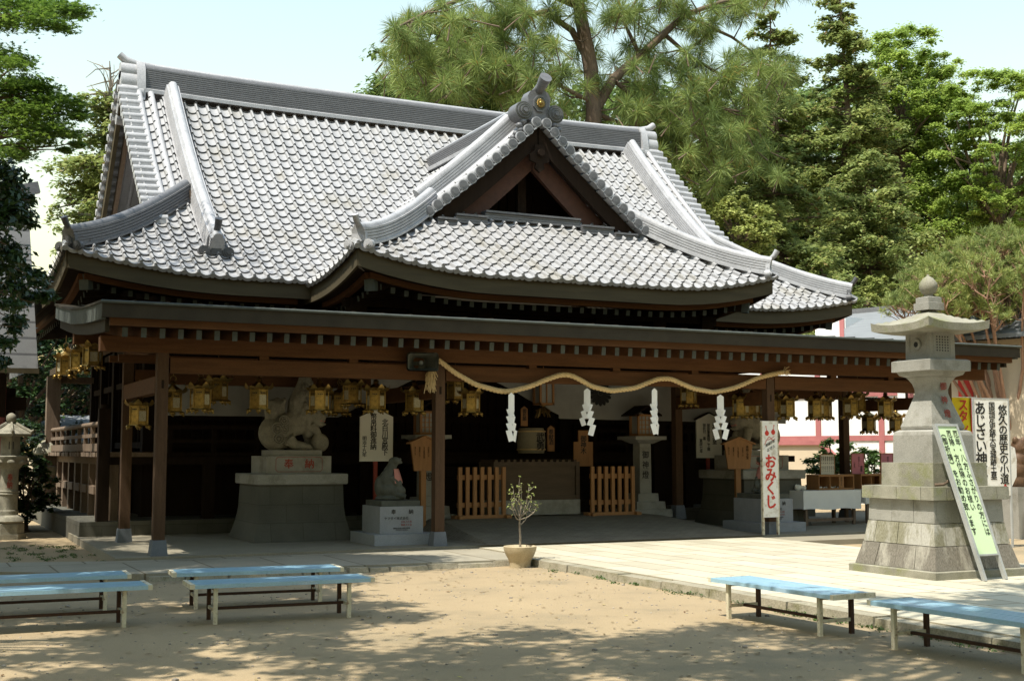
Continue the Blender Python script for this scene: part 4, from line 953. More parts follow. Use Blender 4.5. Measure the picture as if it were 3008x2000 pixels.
g = G(); g.lathe([(.26,0),(.28,.1),(.285,.25),(.27,.42),(.25,.5)], 24); b = g.mesh('barrel_body', mat('barrel_straw', (.26, .23, .16), (.18, .16, .11), rough=.9, fine=.2), t, 50)
g = G(); 
for z in (.06,.42): g.lathe([(.285,z),(.295,z+.012),(.285,z+.03)], 24)
g.mesh('straw_band', ROPE, b, 50)
g = G(); g.text('武勇', .19, (.06,-.29,.4), A0, B0, off=.03, lift=.0); g.mesh('lettering', INK, b)
def tablet(name, lb, loc, w, h, m, s, ink, roof=True, foot=False, sz=.1):
    t = thing(name, lb, 'wooden tablet', loc)
    g = G(); pl = [(-w/2,0),(w/2,0),(w/2,h-.06),(0,h),(-w/2,h-.06)]
    if foot: pl = [(-w/2,0),(w/2,0),(w/2,h*.68),(w*.25,h*.68),(w*.25,h),(-w*.25,h),(-w*.25,h*.68),(-w/2,h*.68)]
    g.prism(pl, (0,0,0), A0, B0, .03); b = g.mesh('tablet_board', m, t)
    g = G(); g.text(s, sz, (0,0,h*.85), A0, B0, off=.02); g.mesh('lettering', ink, b)
tablet('wooden_tablet', 'small roofed wooden tablet above the sake barrel', (11.25,22.5,2.1), .15, .4, SIGNW, '御祈願', INK, sz=.09)
tablet('wooden_tablet', 'narrow leaning wooden tablet right of the sake barrel', (11.9,22.6,1.6), .16, .52, SIGNW, '奉献酒', INK, sz=.12)
tablet('red_tablet', 'reddish notched wooden tablet left of the right picket barrier', (12.48,22.3,1.3), .44, .72, SIGNW, '御神木', INK, foot=True, sz=.14)
t = thing('hanging_paper_lamp', 'wooden hanging paper lamp in the middle behind the rope', 'hanging lamp', (11.42,22.0,2.5))
g = G()
for x in (-.14,.14):
    for y in (-.14,.14): g.bx(x-.02,x+.02,y-.02,y+.02,0,.45)
for z in (0,.41): 
    g.bx(-.16,.16,-.16,-.12,z,z+.04); g.bx(-.16,.16,.12,.16,z,z+.04); g.bx(-.16,-.12,-.12,.12,z,z+.04); g.bx(.12,.16,-.12,.12,z,z+.04)
g.bx(-.012,.012,-.15,-.13,.04,.41); g.frus(0,0,.45,.56,.22,.22,.05,.05); g.cyl((0,0,.56),(0,0,1.3),.008,n=6); g.mesh('lamp_frame', SIGNW, t)
g = G(); g.bx(-.12,.12,-.125,.125,.04,.41); g.mesh('paper_panes', CURT, t)
g = G(); g.cyl((0,0,-.02),(0,0,0),.05,n=8)
for i in range(26):
    a = random.uniform(0,6.28); rr = random.uniform(.02,.18); g.tube([(0,0,-.02),(rr*.6*math.cos(a),rr*.6*math.sin(a),-.08),(rr*math.cos(a),rr*math.sin(a),random.uniform(-.25,-.1))],[.006,.012,.016],4)
g.mesh('tassel', GOLD_D, t)
# ================================================================== fortune sign, tables, boxes, cards
t = thing('fortune_sign', 'tall narrow white sign with big red characters leaning on the right canopy post', 'sign', (14.06,18.33,.12), R(3))
g = G(); g.bx(-.19,.19,-.03,0,.31,2.02); b = g.mesh('sign_board', WHITE, t)
g = G()
for x in (-.19,.15): g.bx(x,x+.04,-.028,.012,0,2.0)
for x in (-.185,.185): g.bx(x-.008,x+.008,-.036,-.03,.31,2.02)
g.mesh('sign_frame', LEGW, t)
g = G(); g.text('おみくじ', .27, (.0,-.031,1.42), A0, B0, off=.035, line=.88, sx=1.0); g.mesh('red_lettering', REDI, b)
g = G(); g.text('開運招福', .062, (.0,-.031,1.62), Vector((.9,0,.42)), B0, False, sx=.95); g.text('お守入', .07, (.02,-.031,1.53), Vector((.9,0,.42)), B0, False); g.mesh('lettering', INK, b)
g = G()   # little red bells on a twig
for x, z in ((-.07,1.8),(.075,1.82)):
    g.cyl((x,-.031,z),(x,-.036,z),.045,n=14); g.cyl((x,-.031,z+.035),(x,-.037,z+.035),.02,n=8); g.bar((x,-.034,z+.04),(x+.02*(1 if x > 0 else -1),-.034,z+.11),.004,.008); g.cyl((x+.02*(1 if x > 0 else -1),-.031,z+.12),(x+.02*(1 if x > 0 else -1),-.036,z+.12),.012,n=8)
for a, c in (((-.1,1.66),(-.02,1.74)),((-.02,1.74),(.06,1.68)),((-.06,1.68),(.02,1.7)),((.02,1.7),(.1,1.75)),((-.12,1.6),(-.08,1.68)),((.06,1.68),(.12,1.7))): g.bar((a[0],-.033,a[1]),(c[0],-.033,c[1]),.004,.008)
g.mesh('red_emblem', REDI, b)
def cloth_table(lb, loc, w, dpt, drop, rz):
    t = thing('folding_table', 'folding table under the '+lb+' white cloth', 'table', loc, R(rz), 'tables under white cloths')
    g = G(); g.bx(-w/2,w/2,-dpt/2,dpt/2,.66,.69); g.mesh('tabletop', OLDW, t)
    for x in (-w/2+.12,w/2-.12):
        for y in (-dpt/2+.08,dpt/2-.08):
            g = G(); g.bx(x-.03,x+.03,y-.03,y+.03,0,.66); g.mesh('leg', OLDW, t)
    g = G(); g.bx(-w/2+.12,w/2-.12,-dpt/2+.06,-dpt/2+.1,.08,.14); g.mesh('stretcher', OLDW, t)
    g = G(); n = 48; per = []
    for i in range(n):
        s = i/n*2*(w+dpt); 
        if s < w: p = (-w/2+s,-dpt/2)
        elif s < w+dpt: p = (w/2,-dpt/2+s-w)
        elif s < 2*w+dpt: p = (w/2-(s-w-dpt),dpt/2)
        else: p = (-w/2,dpt/2-(s-2*w-dpt))
        per.append(p)
    v = [(x*1.012,y*1.015,.695) for x,y in per]+[(x*1.02+.006*math.sin(i*1.9),y*1.035+.012*math.sin(i*1.3),.5) for i,(x,y) in enumerate(per)]+[(x*1.022+.01*math.sin(i*1.9+.5),y*1.05+.02*math.sin(i*1.3+.4),.695-drop+.012*math.sin(i*.7)) for i,(x,y) in enumerate(per)]
    g.add(v, [(r*n+i,r*n+(i+1)%n,(r+1)*n+(i+1)%n,(r+1)*n+i) for r in (0,1) for i in range(n)]+[tuple(range(n))])
    tag(g.mesh('tablecloth', CLOTH, smooth=50, loc=loc, rz=R(rz)), 'white cloth over the '+lb+' table', 'tablecloth', 'white tablecloths')
cloth_table('nearer', (16.98,20.5,.12), 1.5, .75, .37, 2); cloth_table('farther, mostly lantern-hidden', (18.75,20.75,.12), 1.5, .75, .3, 4)
def fortune_box(lb, loc, rz, w, s):
    t = thing('fortune_box', lb, 'box', loc, R(rz), 'wooden fortune slip boxes on the tables')
    g = G(); g.bx(-w/2,w/2,-.17,.2,0,.02); g.bx(-w/2,-w/2+.02,-.17,.2,.02,.29); g.bx(w/2-.02,w/2,-.17,.2,.02,.29); g.bx(-w/2,w/2,-.17,.2,.29,.31)
    g.bx(-w*.19,-w*.17,-.17,.2,.02,.29); g.bx(-w/2,w/2,.18,.2,.02,.29); g.bx(-w/2,w/2,-.175,-.165,.02,.04); g.bx(-w/2,w/2,-.175,-.165,.27,.29); g.mesh('box_body', SIGNW, t)
    g = G(); g.bx(.06,.19,-.176,-.16,.02,.29); p = g.mesh('front_plate', SIGNW, t)
    g = G(); g.text(s, .05, (.125,-.176,.26), A0, B0, off=.015); g.mesh('lettering', INK, p)
    g = G()
    for i in range(22): 
        x = random.uniform(-w*.4,w*.4); a = Vector((x,random.uniform(-.1,.1),.03)); g.bar(a,a+Vector((random.uniform(-.08,.08),random.uniform(-.03,.03),.03)),.03,.02)
    g.mesh('paper_slips', PAPER, t)
fortune_box('wooden fortune box with vertical writing on the nearer cloth table', (17.32,20.55,.815), 2, .95, 'おみくじ'); fortune_box('wooden fortune box behind the stone lantern edge, on the farther table', (18.62,20.8,.815), 4, .95, 'おみくじ')
def card(lb, loc, rz, w, h, m, lines, ink):
    t = thing('placard', lb, 'placard', loc, R(rz), 'placards standing on the fortune boxes')
    g = G(); g.bx(-w/2,w/2,0,.012,0,h); b = g.mesh('card', m, t)
    g = G(); g.bx(-w/2-.015,-w/2,-.006,.016,0,h); g.bx(w/2,w/2+.015,-.006,.016,0,h); g.bx(-w/2-.015,w/2+.015,-.006,.016,h,h+.015); g.mesh('card_frame', SIGNW, t)
    g = G()
    for s, x, z, sz in lines: g.text(s, sz, (x,0,z), A0, B0, off=.015)
    g.mesh('lettering', ink, b)
card('white placard with a grid of small black writing on the nearer fortune box', (17.3,20.62,1.125), 2, .36, .4, BOARD, [('開運御守一覧',-.15+.05*i,.37,.03) for i in range(7)]+[('恋みくじ',-.15+.05*i,.17,.035) for i in range(7)], INK)
card('pink placard left of two, in front of the dark rear post', (18.35,20.9,1.125), 4, .35, .42, PINKP, [('恋みくじ',.03,.36,.06),('御籤',.1,.17,.07),('一回百円',-.1,.26,.04)], INK)
card('pink placard right of two, beside the tall stone lantern', (19.2,20.95,1.125), 4, .35, .42, PINKP, [('恋みくじ',.03,.36,.06),('御籤',.1,.17,.07)], INK)
t = thing('table_shelf', 'low wooden shelf under the right pink placard', 'shelf', (19.2,20.98,.815)); g = G(); g.bx(-.3,.3,-.1,.12,.29,.31); g.bx(-.3,-.28,-.1,.12,0,.29); g.bx(.28,.3,-.1,.12,0,.29); g.mesh('shelf_body', SIGNW, t)
g = G(); g.ball((16.4,20.45,.87),(.09,.06,.06),10,8); g.ball((16.5,20.42,.86),(.06,.06,.05),10,8); g.ball((16.34,20.44,.9),(.035,.03,.035),8,6)
tag(g.mesh('figurine', BOARD, smooth=60), 'tiny white animal figurine at the left end of the nearer table', 'figurine')
# ================================================================== the tall stone lantern
t = thing('stone_lantern', 'tall sunlit granite lantern on a block base at the right of the path', 'stone lantern', (11.68,11.92,.1))
g = G(); g.lathe([(.745,-.1),(.745,.085),(.73,.095)], sq=True); g.mesh('ground_slab', MOSS, t)
STREAK = mat('streaked_stone', (.34,.32,.27), (.26,.245,.2), rough=.9, scale=3, bump=.25, bscale=60, fine=.3, fscale=100, stretch=(1,1,.22), stain=(.085,.072,.055), sscale=4.2, st=(.36,.5))
STREAK2 = mat('half_streaked_stone', (.4,.385,.34), (.3,.29,.25), rough=.9, scale=3, bump=.25, bscale=60, fine=.3, fscale=100, stretch=(1,1,.3), stain=(.13,.12,.055), sscale=4.6, st=(.42,.55))
def course(z0, z1, w0, w1, n, sh):
    """one course of dressed blocks round the square base: n blocks a side with open joints"""
    g = G(); g.frus(0,0,z0,z1,w0-.02,w0-.02,w1-.02,w1-.02)
    for r in range(4):
        M = Matrix.Rotation(r*PI/2,3,'Z')
        cuts = [-1]+[-1+2*(i+sh)/n for i in range(n+1) if -1 < -1+2*(i+sh)/n < 1 and 0 < (i+sh) < n]+[1]
        for a, c in zip(cuts[:-1], cuts[1:]):
            j = random.uniform(-.004,.004); e = .004
            v = []
            for z, w in ((z0+.004,w0),(z1-.004,w1)):
                for f, dd in ((a,0),(c,0),(c,-.06),(a,-.06)):
                    v.append(M @ Vector((f*w+(e if f == a else -e), -(w+dd+j), z)))
            g.add(v, [(0,3,2,1),(4,5,6,7),(0,1,5,4),(1,2,6,5),(2,3,7,6),(3,0,4,7)])
    return g
for z0, z1, w0, w1, n, sh, m_ in ((.095,.375,.69,.615,4,.0,STREAK),(.375,.64,.612,.57,3,.45,STREAK2),(.64,.915,.566,.556,3,.1,GRAN)): course(z0,z1,w0,w1,n,sh).mesh('block_course', m_, t)
course(.915,1.075,.62,.615,3,.5).mesh('base_cap', MOSS, t)
g = G(); g.lathe([(.445,1.075),(.44,1.36)], sq=True); g.mesh('lower_block', MOSS, t)
g = G(); g.lathe([(.34,1.36),(.335,1.7),(.325,1.74),(.28,1.765)], sq=True); g.mesh('upper_block', GRAN, t)
g = G(); g.lathe([(.245,1.765),(.265,1.775),(.27,1.81),(.255,1.85),(.24,1.9),(.2,2.02),(.16,2.15),(.142,2.22),(.142,2.27),(.16,2.34),(.2,2.41),(.21,2.42)], sq=True); sh = g.mesh('shaft', GRAN, t, 25)
g = G()
for k, c in enumerate('御神燈'):
    z = 2.3-.17*k; w = .15 if k == 0 else (.165 if k == 1 else .21)
    g.text(c, .11, (.04,-w-.012,z), A0, Vector((0,.28,1)) if k else B0, False, off=.02)
g.mesh('carved_lettering', CARVR, sh)
g = G(); g.lathe([(.2,2.42),(.27,2.45),(.29,2.49),(.335,2.495),(.335,2.625),(.3,2.64)], sq=True); g.mesh('platform', GRAN, t)
g = G(); g.lathe([(.21,2.64),(.205,3.02)], sq=True)
for r in range(4):
    M = Matrix.Rotation(r*PI/2,3,'Z')
    for x0,x1,z0,z1 in ((-.15,.15,2.7,2.72),(-.15,.15,2.95,2.97),(-.15,-.13,2.72,2.95),(.13,.15,2.72,2.95)):
        v = [M @ Vector((x,y,z)) for z in (z0,z1) for x,y in ((x0,-.213),(x1,-.213),(x1,-.2),(x0,-.2))]; g.add(v, [(0,3,2,1),(4,5,6,7),(0,1,5,4),(1,2,6,5),(2,3,7,6),(3,0,4,7)])
fb = g.mesh('fire_box', GRAN, t)
g = G()
for i in range(5):
    for j in range(6): 
        if (i+j) % 2 == 0 or True: g.add([(-.09+.045*i+dx,-.212,2.75+.034*j+dz) for dx,dz in ((-.014,0),(0,-.012),(.014,0),(0,.012))], [(0,1,2,3)])
g.mesh('lattice_window', BLACK, fb)
g = G(); g.cyl((-.205,0,2.83),(-.235,0,2.83),.075,.07,20); rg_ = g.mesh('round_window', GRAN, fb, 40)
g = G(); g.cyl((-.23,0,2.83),(-.237,0,2.83),.035,n=16); g.mesh('window_hole', BLACK, rg_)
g = G(); n = 17; V = []
def rf(u, v):
    r = max(abs(u), abs(v)); k = min(abs(u),abs(v))/max(r,1e-6)
    z = 3.31-.235*r**.75+.055*(r**3)*(k**3); return (u*.482*(1+.05*(k**2)*r*r), v*.482*(1+.05*(k**2)*r*r), z)
q = np.linspace(-1,1,n)
for u in q:
    for v in q: V.append(rf(u,v))
nn = n*n; V2 = [(x*.985,y*.985,min(z-.05,2.985+.035*(max(abs(x),abs(y))/.5)**6*(min(abs(x),abs(y))/.5)**2)) for x,y,z in V]
F = [(i*n+j,(i+1)*n+j,(i+1)*n+j+1,i*n+j+1) for i in range(n-1) for j in range(n-1)]
bd = [i*n for i in range(n)]+[(n-1)*n+j for j in range(1,n)]+[i*n+n-1 for i in range(n-2,-1,-1)]+[j for j in range(n-2,0,-1)]
g.add(V+V2, F+[tuple(nn+k for k in f[::-1]) for f in F]+[(bd[k],bd[(k+1)%len(bd)],nn+bd[(k+1)%len(bd)],nn+bd[k]) for k in range(len(bd))])
g.frus(0,0,2.97,3.0,.22,.22,.26,.26); g.mesh('lantern_roof', MOSS, t, 35)
g = G(); g.lathe([(.13,3.27),(.13,3.36),(.11,3.365),(.11,3.43),(.08,3.44)], sq=True); g.mesh('finial_base', GRAN, t)
g = G(); g.lathe([(.05,3.42),(.06,3.45),(.05,3.47),(.09,3.5),(.115,3.56),(.108,3.62),(.06,3.68),(.02,3.705),(.012,3.73)], 18); g.mesh('jewel_finial', MOSS, t, 40)
g = G(); g.tube([(11.2,11.42,1.2),(11.28,11.36,1.205),(11.34,11.36,1.23)], [.022,.02,.012], 6); g.ball((11.35,11.36,1.24),.02,6,5)
tag(g.mesh('dead_stick', BARK), 'short dark stick lying on the ledge of the tall stone lantern', 'stick')
# slanted green sign
fl = at(2893,1706,11.0); fr_ = at(2966,1699,11.15); tp = at(2776,1255,11.75)
t = thing('slanted_sign', 'pale green sign board with black vertical writing leaning on the tall stone lantern', 'sign', (11.68,11.0,.1))
BL = Vector((11.4,10.9,.1)); Rt = Vector((1,.08,0)).normalized()
Up = Vector((-.125,.27,1.0)).normalized(); Up = (Up).normalized()
wS = .4
g = G(); A_ = Rt; Bv = Up; N = A_.cross(Bv).normalized()
def sp(a, b, c=0): return BL+A_*a+Bv*b+N*c
def sbox(g, a0,a1,b0,b1,c0,c1): g.add([sp(a,b,c) for c in (c0,c1) for a,b in ((a0,b0),(a1,b0),(a1,b1),(a0,b1))], [(0,3,2,1),(4,5,6,7),(0,1,5,4),(1,2,6,5),(2,3,7,6),(3,0,4,7)])
sbox(g, .03,wS-.03,.31,1.87,0,.018); b = g.mesh('sign_board', GREEN, t, world=True)
g = G(); sbox(g,0,.035,0,1.9,-.02,.03); sbox(g,wS-.035,wS,0,1.9,-.02,.03); sbox(g,.035,wS-.035,1.87,1.9,-.02,.03); sbox(g,.035,wS-.035,.29,.31,-.02,.03); g.mesh('sign_frame', STEEL, t, world=True)
for s, a, top, sz in (('厄年・八方ふさがりの方には',.315,1.82,.1),('厄除・方位除のお祓い',.203,1.82,.1),('︵御祈祷︶をお勧め致します',.092,1.83,.1)): G().text(s, sz, sp(a,top,.018), A_, Bv, off=.014, line=1.0, sx=.92).mesh('lettering', INK, b, world=True)
# ================================================================== benches
def bench(loc, rz, lb, L=1.72):
    t = thing('bench', lb, 'bench', loc, R(rz), 'blue plank benches on the sand')
    for y in (-.122,.122):
        g = G(); g.bx(-L/2+.02,L/2-.02,y-.118,y+.118,.336,.371)
        for k in (-.087,-.029,.029,.087): g.bx(-L/2+.02,L/2-.02,y+k-.022,y+k+.022,.3711,.374)
        s = g.mesh('seat_plank', BLUE, t)
        for sx in (-1,1):
            g = G(); g.bx(sx*L/2-.02,sx*L/2+.02,y-.12,y+.12,.333,.377); g.mesh('end_cap', LEGW, s)
    for x in (-.64,.64):
        for y in (-.18,.18):
            g = G(); g.bx(x-.018,x+.018,y-.018,y+.018,-.01,.336); g.mesh('leg', LEGW if y < 0 else RUST_SHADE, t)  # rear legs: rust and their shade both put into the dark colour
        g = G(); g.bx(x-.017,x+.017,-.16,.16,.31,.335); g.mesh('end_brace', LEGW, t); g = G(); g.bx(x-.012,x+.012,-.162,.162,.11,.14); g.mesh('end_stretcher', LEGW, t)
    g = G(); g.bx(-.628,.628,-.015,.015,.112,.138); g.mesh('long_stretcher', RUST_SHADE, t)
    return t
b0 = bench((3.38,12.04,0), -3, 'blue bench of the left-centre pair, nearer one, sun on its right end')
def bcopy(loc, rz, lb): copy_tree(b0, lb, loc, R(rz))
bcopy((3.46,13.22,0), -5, 'blue bench of the left-centre pair, farther one in tree shade'); bcopy((1.3,12.25,0), -1, 'blue bench cut by the left picture edge, nearer of two')
bcopy((1.3,13.4,0), -2, 'blue bench cut by the left picture edge, farther of two'); bcopy((7.45,9.48,0), -88, 'blue bench beside the path, its seat white with sunlight')
bcopy((7.55,7.35,0), -88, 'blue bench in shade beside the path, cut by the right picture edge')
# ================================================================== potted sapling
t = thing('potted_sapling', 'leafless-looking young sapling in a round stoneware pot at the path corner', 'potted plant', (7.86,15.86,0))
g = G(); g.lathe([(.145,0),(.148,.05),(.16,.1),(.2,.17),(.226,.24),(.232,.285),(.222,.292),(.205,.27),(.19,.25)], 28); g.mesh('pot', TERRA, t, 40)
g = G(); g.cyl((0,0,.2),(0,0,.255),.2,n=20); g.mesh('pot_soil', SOIL, t)
g = G(); tips = []; rs = random.Random(3)
trunk_ = [Vector((0,0,.25)),Vector((.005,0,.42)),Vector((-.005,.01,.58)),Vector((.0,0,.7))]; g.tube(trunk_, [.017,.015,.013,.012], 6)
for (x,y,z,f) in ((-.11,.05,1.02,.8),(-.15,-.06,.88,.5),(-.03,-.04,1.24,1),(.05,.06,1.14,1),(.1,-.05,1.05,.9),(.2,.03,.98,.8),(.24,-.06,.86,.6),(.15,.1,.8,.4),(-.06,.1,1.12,.9)):
    p0 = trunk_[2].lerp(trunk_[3], f) if f > .45 else trunk_[2]; p3 = Vector((x,y,z)); q = []
    for k in range(6):
        s_ = k/5; q.append(p0.lerp(p3, s_)+Vector((x*.25*math.sin(PI*s_)+rs.uniform(-.012,.012), rs.uniform(-.012,.012), -.03*math.sin(PI*s_))))
    g.tube(q, [.009,.008,.007,.006,.005,.003], 5); tips += [q[5]]*3+[q[4]]*2+[q[3]]
    for k in range(3):
        c = q[rs.randint(2,5)]; e = c+Vector((rs.uniform(-.09,.09),rs.uniform(-.08,.08),rs.uniform(.02,.1))); g.tube([c,c.lerp(e,.5)+Vector((0,0,-.008)),e],[.005,.004,.002],4); tips += [e]*3+[c.lerp(e,.6)]
g.mesh('stem', BARKP, t)
V, F = leaves(np.array(tips)+rng.normal(0,.018,(len(tips),3)), .042, .8, .6); np_mesh('leaves', V, F, YELL_L, t)
# ================================================================== buildings around
t = thing('side_hall', 'grey shingled hall with steep roof behind the left trees', 'building', tuple(at(-60,1330,27)*1)[:2]+(0,))
def W(g, name, m, par, sm=None): return g.mesh(name, m, par, sm, world=True)
a = at(82,580,27); b_ = at(112,1082,25); c = at(-320,590,27); d = at(-380,1075,25)
g = G(); n = (b_-a).cross(c-a).normalized(); 
g.add([a,b_,Vector((d.x,d.y,b_.z)),Vector((c.x,c.y,a.z))], [(0,3,2,1)]); g.add([a,b_,Vector((b_.x-.2,b_.y+4,b_.z)),Vector((a.x-.1,a.y+.3,a.z))], [(0,1,2,3)])
me_roof = W(g, 'shingle_roof', slab_mat('side_hall_shingles', (.14,.145,.15), (.1,.105,.11), (.3,.3,.31), 3.0, .2, .016, rot=(R(62),0,0)), t)
g = G(); g.bar(a+Vector((-3.2,0,.05)), a+Vector((.12,0,.05)), .3, .16); g.bar(a+Vector((-.25,0,.1)), a+Vector((.2,0,.22)), .2, .22); W(g, 'roof_ridge', RIDGE, t)
g = G(); g.bar(b_+Vector((-4,.05,-.05)), b_+Vector((.02,.05,-.05)), .12, .09); W(g, 'eave_board', FASC, t)
g = G(); g.bx(b_.x-4,b_.x-.25,26.6,29,0,b_.z-.3); g.bx(b_.x-.62,b_.x-.5,25.6,25.72,b_.z-.9,b_.z-.05); g.bx(b_.x-.66,b_.x-.1,26.0,26.6,b_.z-.75,b_.z-.5); W(g, 'timber_wall', DARKW, t)
g = G(); px = at(4,1200,26.0); g.cyl((px.x-.03,26.0,0),(px.x-.03,26.0,b_.z-.1),.11,n=10); W(g, 'red_post', PINKT, t)
# small roof far left behind the second lantern
t = thing('small_shed', 'low dark shed with a sheet roof behind the small left lantern', 'shed', (at(130,1330,36).x,36,0))
a = at(85,1292,36); b_ = at(190,1264,38)
g = G(); g.add([a,(a.x+6,36,a.z),(a.x+6.6,39,a.z+.75),(a.x+.7,39,a.z+.75)], [(0,1,2,3)]); g.add([(v_.x,v_.y,v_.z-.08) for v_ in (a,Vector((a.x+6,36,a.z)))]+[(a.x+6,36,a.z),a], [(0,1,2,3)]); W(g, 'sheet_roof', SLATE2, t)
g = G(); g.bx(a.x+.4,a.x+5.5,36.4,39,0,a.z); W(g, 'shed_wall', DARKW, t)
# white office building on the right, turned against the hall
W0 = Vector(at(2450,1300,31)); W0.z = 0
TH = R(-73); DX = Vector((math.cos(TH),math.sin(TH),0)); DY = Vector((-math.sin(TH),math.cos(TH),0))
t = thing('office_building', 'white plastered building with pink-red timber framing and grey roof, right of the hall', 'building', W0, TH)
def wl(u, v, d=0.0):
    """local (s, z) of the point where photo ray (u,v) meets the plane d metres behind the front wall"""
    r = at(u, v, 1.0)-Vector((0,0,EYE)); q = W0+DY*d-Vector((0,0,EYE)); k = q.dot(DY)/r.dot(DY); p = r*k+Vector((0,0,EYE)); return (p-W0).dot(DX), p.z
def ws(u): return wl(u,1300)[0]
sr = wl(2478,922,3.6)[0]; ze = wl(2484,1012,-.6)[1]; zr = wl(2478,922,3.6)[1]; s0 = wl(2481,1000,-.6)[0]; s1 = 12.0
g = G(); g.bx(ws(2150),s1,0,7.2,0,ze-.1); g.mesh('plaster_wall', PLAST, t)
for u in (2160,2245,2406,2478,2592,2680,2760):
    x = ws(u); g = G(); g.bx(x-.09,x+.09,-.04,.04,0,ze-.12); g.mesh('timber_post', PINKT, t)
for v in (1160,1287):
    z = wl(2450,v)[1]; g = G(); g.bx(ws(2152),ws(2640),-.035,.03,z-.08,z+.08); g.mesh('timber_beam', PINKT, t)
g = G(); a, b_, c = ws(2270), ws(2425), ws(2495); z1, z2 = wl(2400,1300)[1], wl(2490,1368)[1]; g.prism([(a,0),(c,0),(c,z2),(b_,z1),(a,z1)], (0,-.25,0), A0, B0, .2); g.mesh('annex_wall', CREAM, t)
g = G(); g.bar((a,-.28,z1),(b_+.03,-.28,z1),.1,.14); g.bar((b_,-.28,z1),(c,-.28,z2),.1,.14); g.mesh('annex_edge', PINKT, t)
g = G(); g.bx(ws(2690),s1-.2,-.03,-.002,0,ze-.12); g.mesh('cream_bay', CREAM, t)
g = G(); g.bx(ws(2822),ws(2866),-.05,-.032,1.4,ze-.5); g.mesh('red_door_panel', REDI, t)
g = G(); g.add([(s0,-.6,ze),(s1+4,-.6,ze),(s1+4,3.6,zr),(sr,3.6,zr)], [(0,1,2,3)]); g.add([(sr,7.8,ze),(s1+4,7.8,ze),(s1+4,3.6,zr),(sr,3.6,zr)], [(3,2,1,0)])
g.add([(s0,-.6,ze-.12),(s1+4,-.6,ze-.12),(s1+4,-.6,ze),(s0,-.6,ze)], [(0,1,2,3)]); g.mesh('sheet_roof', SLATE2, t)
g = G(); g.bar((sr-.02,3.6,zr+.04),(s1+4,3.6,zr+.04),.25,.16); g.mesh('roof_ridge', RIDGE, t)
g = G(); ua, ub = wl(2395,975,1.5)[0], wl(2484,975,1.5)[0]; zt = wl(2470,930,1.5)[1]; g.bx(ua,ub,1.5,7,ze-.2,zt); g.mesh('upper_wall', PLAST, t)
g = G(); g.bx(ub-.2,ub-.03,1.45,1.5,ze-.2,zt); g.mesh('upper_post', PINKT, t)
# ================================================================== left stone lanterns
t = thing('garden_lantern', 'round-shafted stone lantern with red carved letters at the left picture edge', 'stone lantern', (at(22,1560,25).x,25,0)); t.scale = (.52,.52,.78)
k = lambda v: at(28,v,25).z
g = G(); g.lathe([(.62,0),(.62,.12)], 6); g.lathe([(.55,.12),(.55,.36),(.5,.38)], 6); g.lathe([(.5,.38),(.56,.42),(.5,.5),(.38,.56)], 20); g.mesh('lotus_base', STATUE, t, 35)
g = G(); g.lathe([(.34,.56),(.34,.66),(.31,.68),(.3,1.0),(.31,1.02),(.335,1.05),(.31,1.08),(.335,1.11),(.31,1.14),(.3,1.4),(.31,1.62),(.34,1.66)], 24); s = g.mesh('round_shaft', STATUE, t, 35)
g = G(); g.text('奉納', .19, (.0,-.315,1.52), A0, B0, off=.02); g.mesh('carved_lettering', CARVR, s)
g = G(); g.lathe([(.36,1.66),(.5,1.78),(.58,1.86),(.6,1.93),(.56,1.95)], 12)
for q in range(8): a = q*PI/4; g.ball((.48*math.cos(a),.48*math.sin(a),1.8),(.15,.15,.07),10,6)
g.mesh('lotus_platform', STATUE, t, 35)
g = G(); g.lathe([(.36,1.95),(.36,2.42)], 6, rot=PI/6); f = g.mesh('fire_box', STATUE, t)
g = G(); g.bx(-.08,.08,-.33,-.30,2.1,2.28); g.mesh('window_hole', BLACK, f)
g = G(); prof6 = [(.74,2.40),(.78,2.46),(.62,2.53),(.4,2.6),(.22,2.68),(.14,2.71)]
g.lathe(prof6, 6, rot=PI/6)
for q in range(6): a = PI/6+q*PI/3; g.tube([(.18*math.cos(a),.18*math.sin(a),2.7),(.45*math.cos(a),.45*math.sin(a),2.6),(.75*math.cos(a),.75*math.sin(a),2.5),(.84*math.cos(a),.84*math.sin(a),2.55)], [.05,.05,.05,.03], 6)
g.mesh('lantern_roof', STATUE, t, 30)
g = G(); g.lathe([(.1,2.7),(.12,2.73),(.16,2.77),(.18,2.83),(.16,2.89),(.08,2.94),(.02,2.955)], 18); g.mesh('ball_finial', STATUE, t, 50)
t = thing('garden_lantern', 'smaller mossy stone lantern with mushroom roof, beside the veranda corner', 'stone lantern', (at(140,1470,31.5).x,31.5,.1)); t.scale = (.5,.5,.7)
g = G(); g.lathe([(.4,0),(.4,.15),(.27,.2),(.26,1.25),(.3,1.3)], 10); g.mesh('round_shaft', MOSS, t, 35)
g = G(); g.lathe([(.35,1.3),(.52,1.38),(.54,1.62),(.48,1.66)], 6); g.mesh('carved_platform', MOSS, t)
g = G(); g.lathe([(.25,1.66),(.25,2.05)], 6); f = g.mesh('fire_box', MOSS, t); g = G(); g.bx(-.1,.1,-.24,-.21,1.74,1.96); g.mesh('window_hole', BLACK, f)
g = G(); g.lathe([(.66,2.02),(.7,2.08),(.62,2.2),(.46,2.4),(.28,2.52),(.14,2.56),(.15,2.7),(.18,2.78),(.1,2.86),(.02,2.88)], 12)
for q in range(6): a = q*PI/3; g.ball((.62*math.cos(a),.62*math.sin(a),2.14),(.1,.1,.12),8,6)
g.mesh('mushroom_roof', MOSS, t, 40)
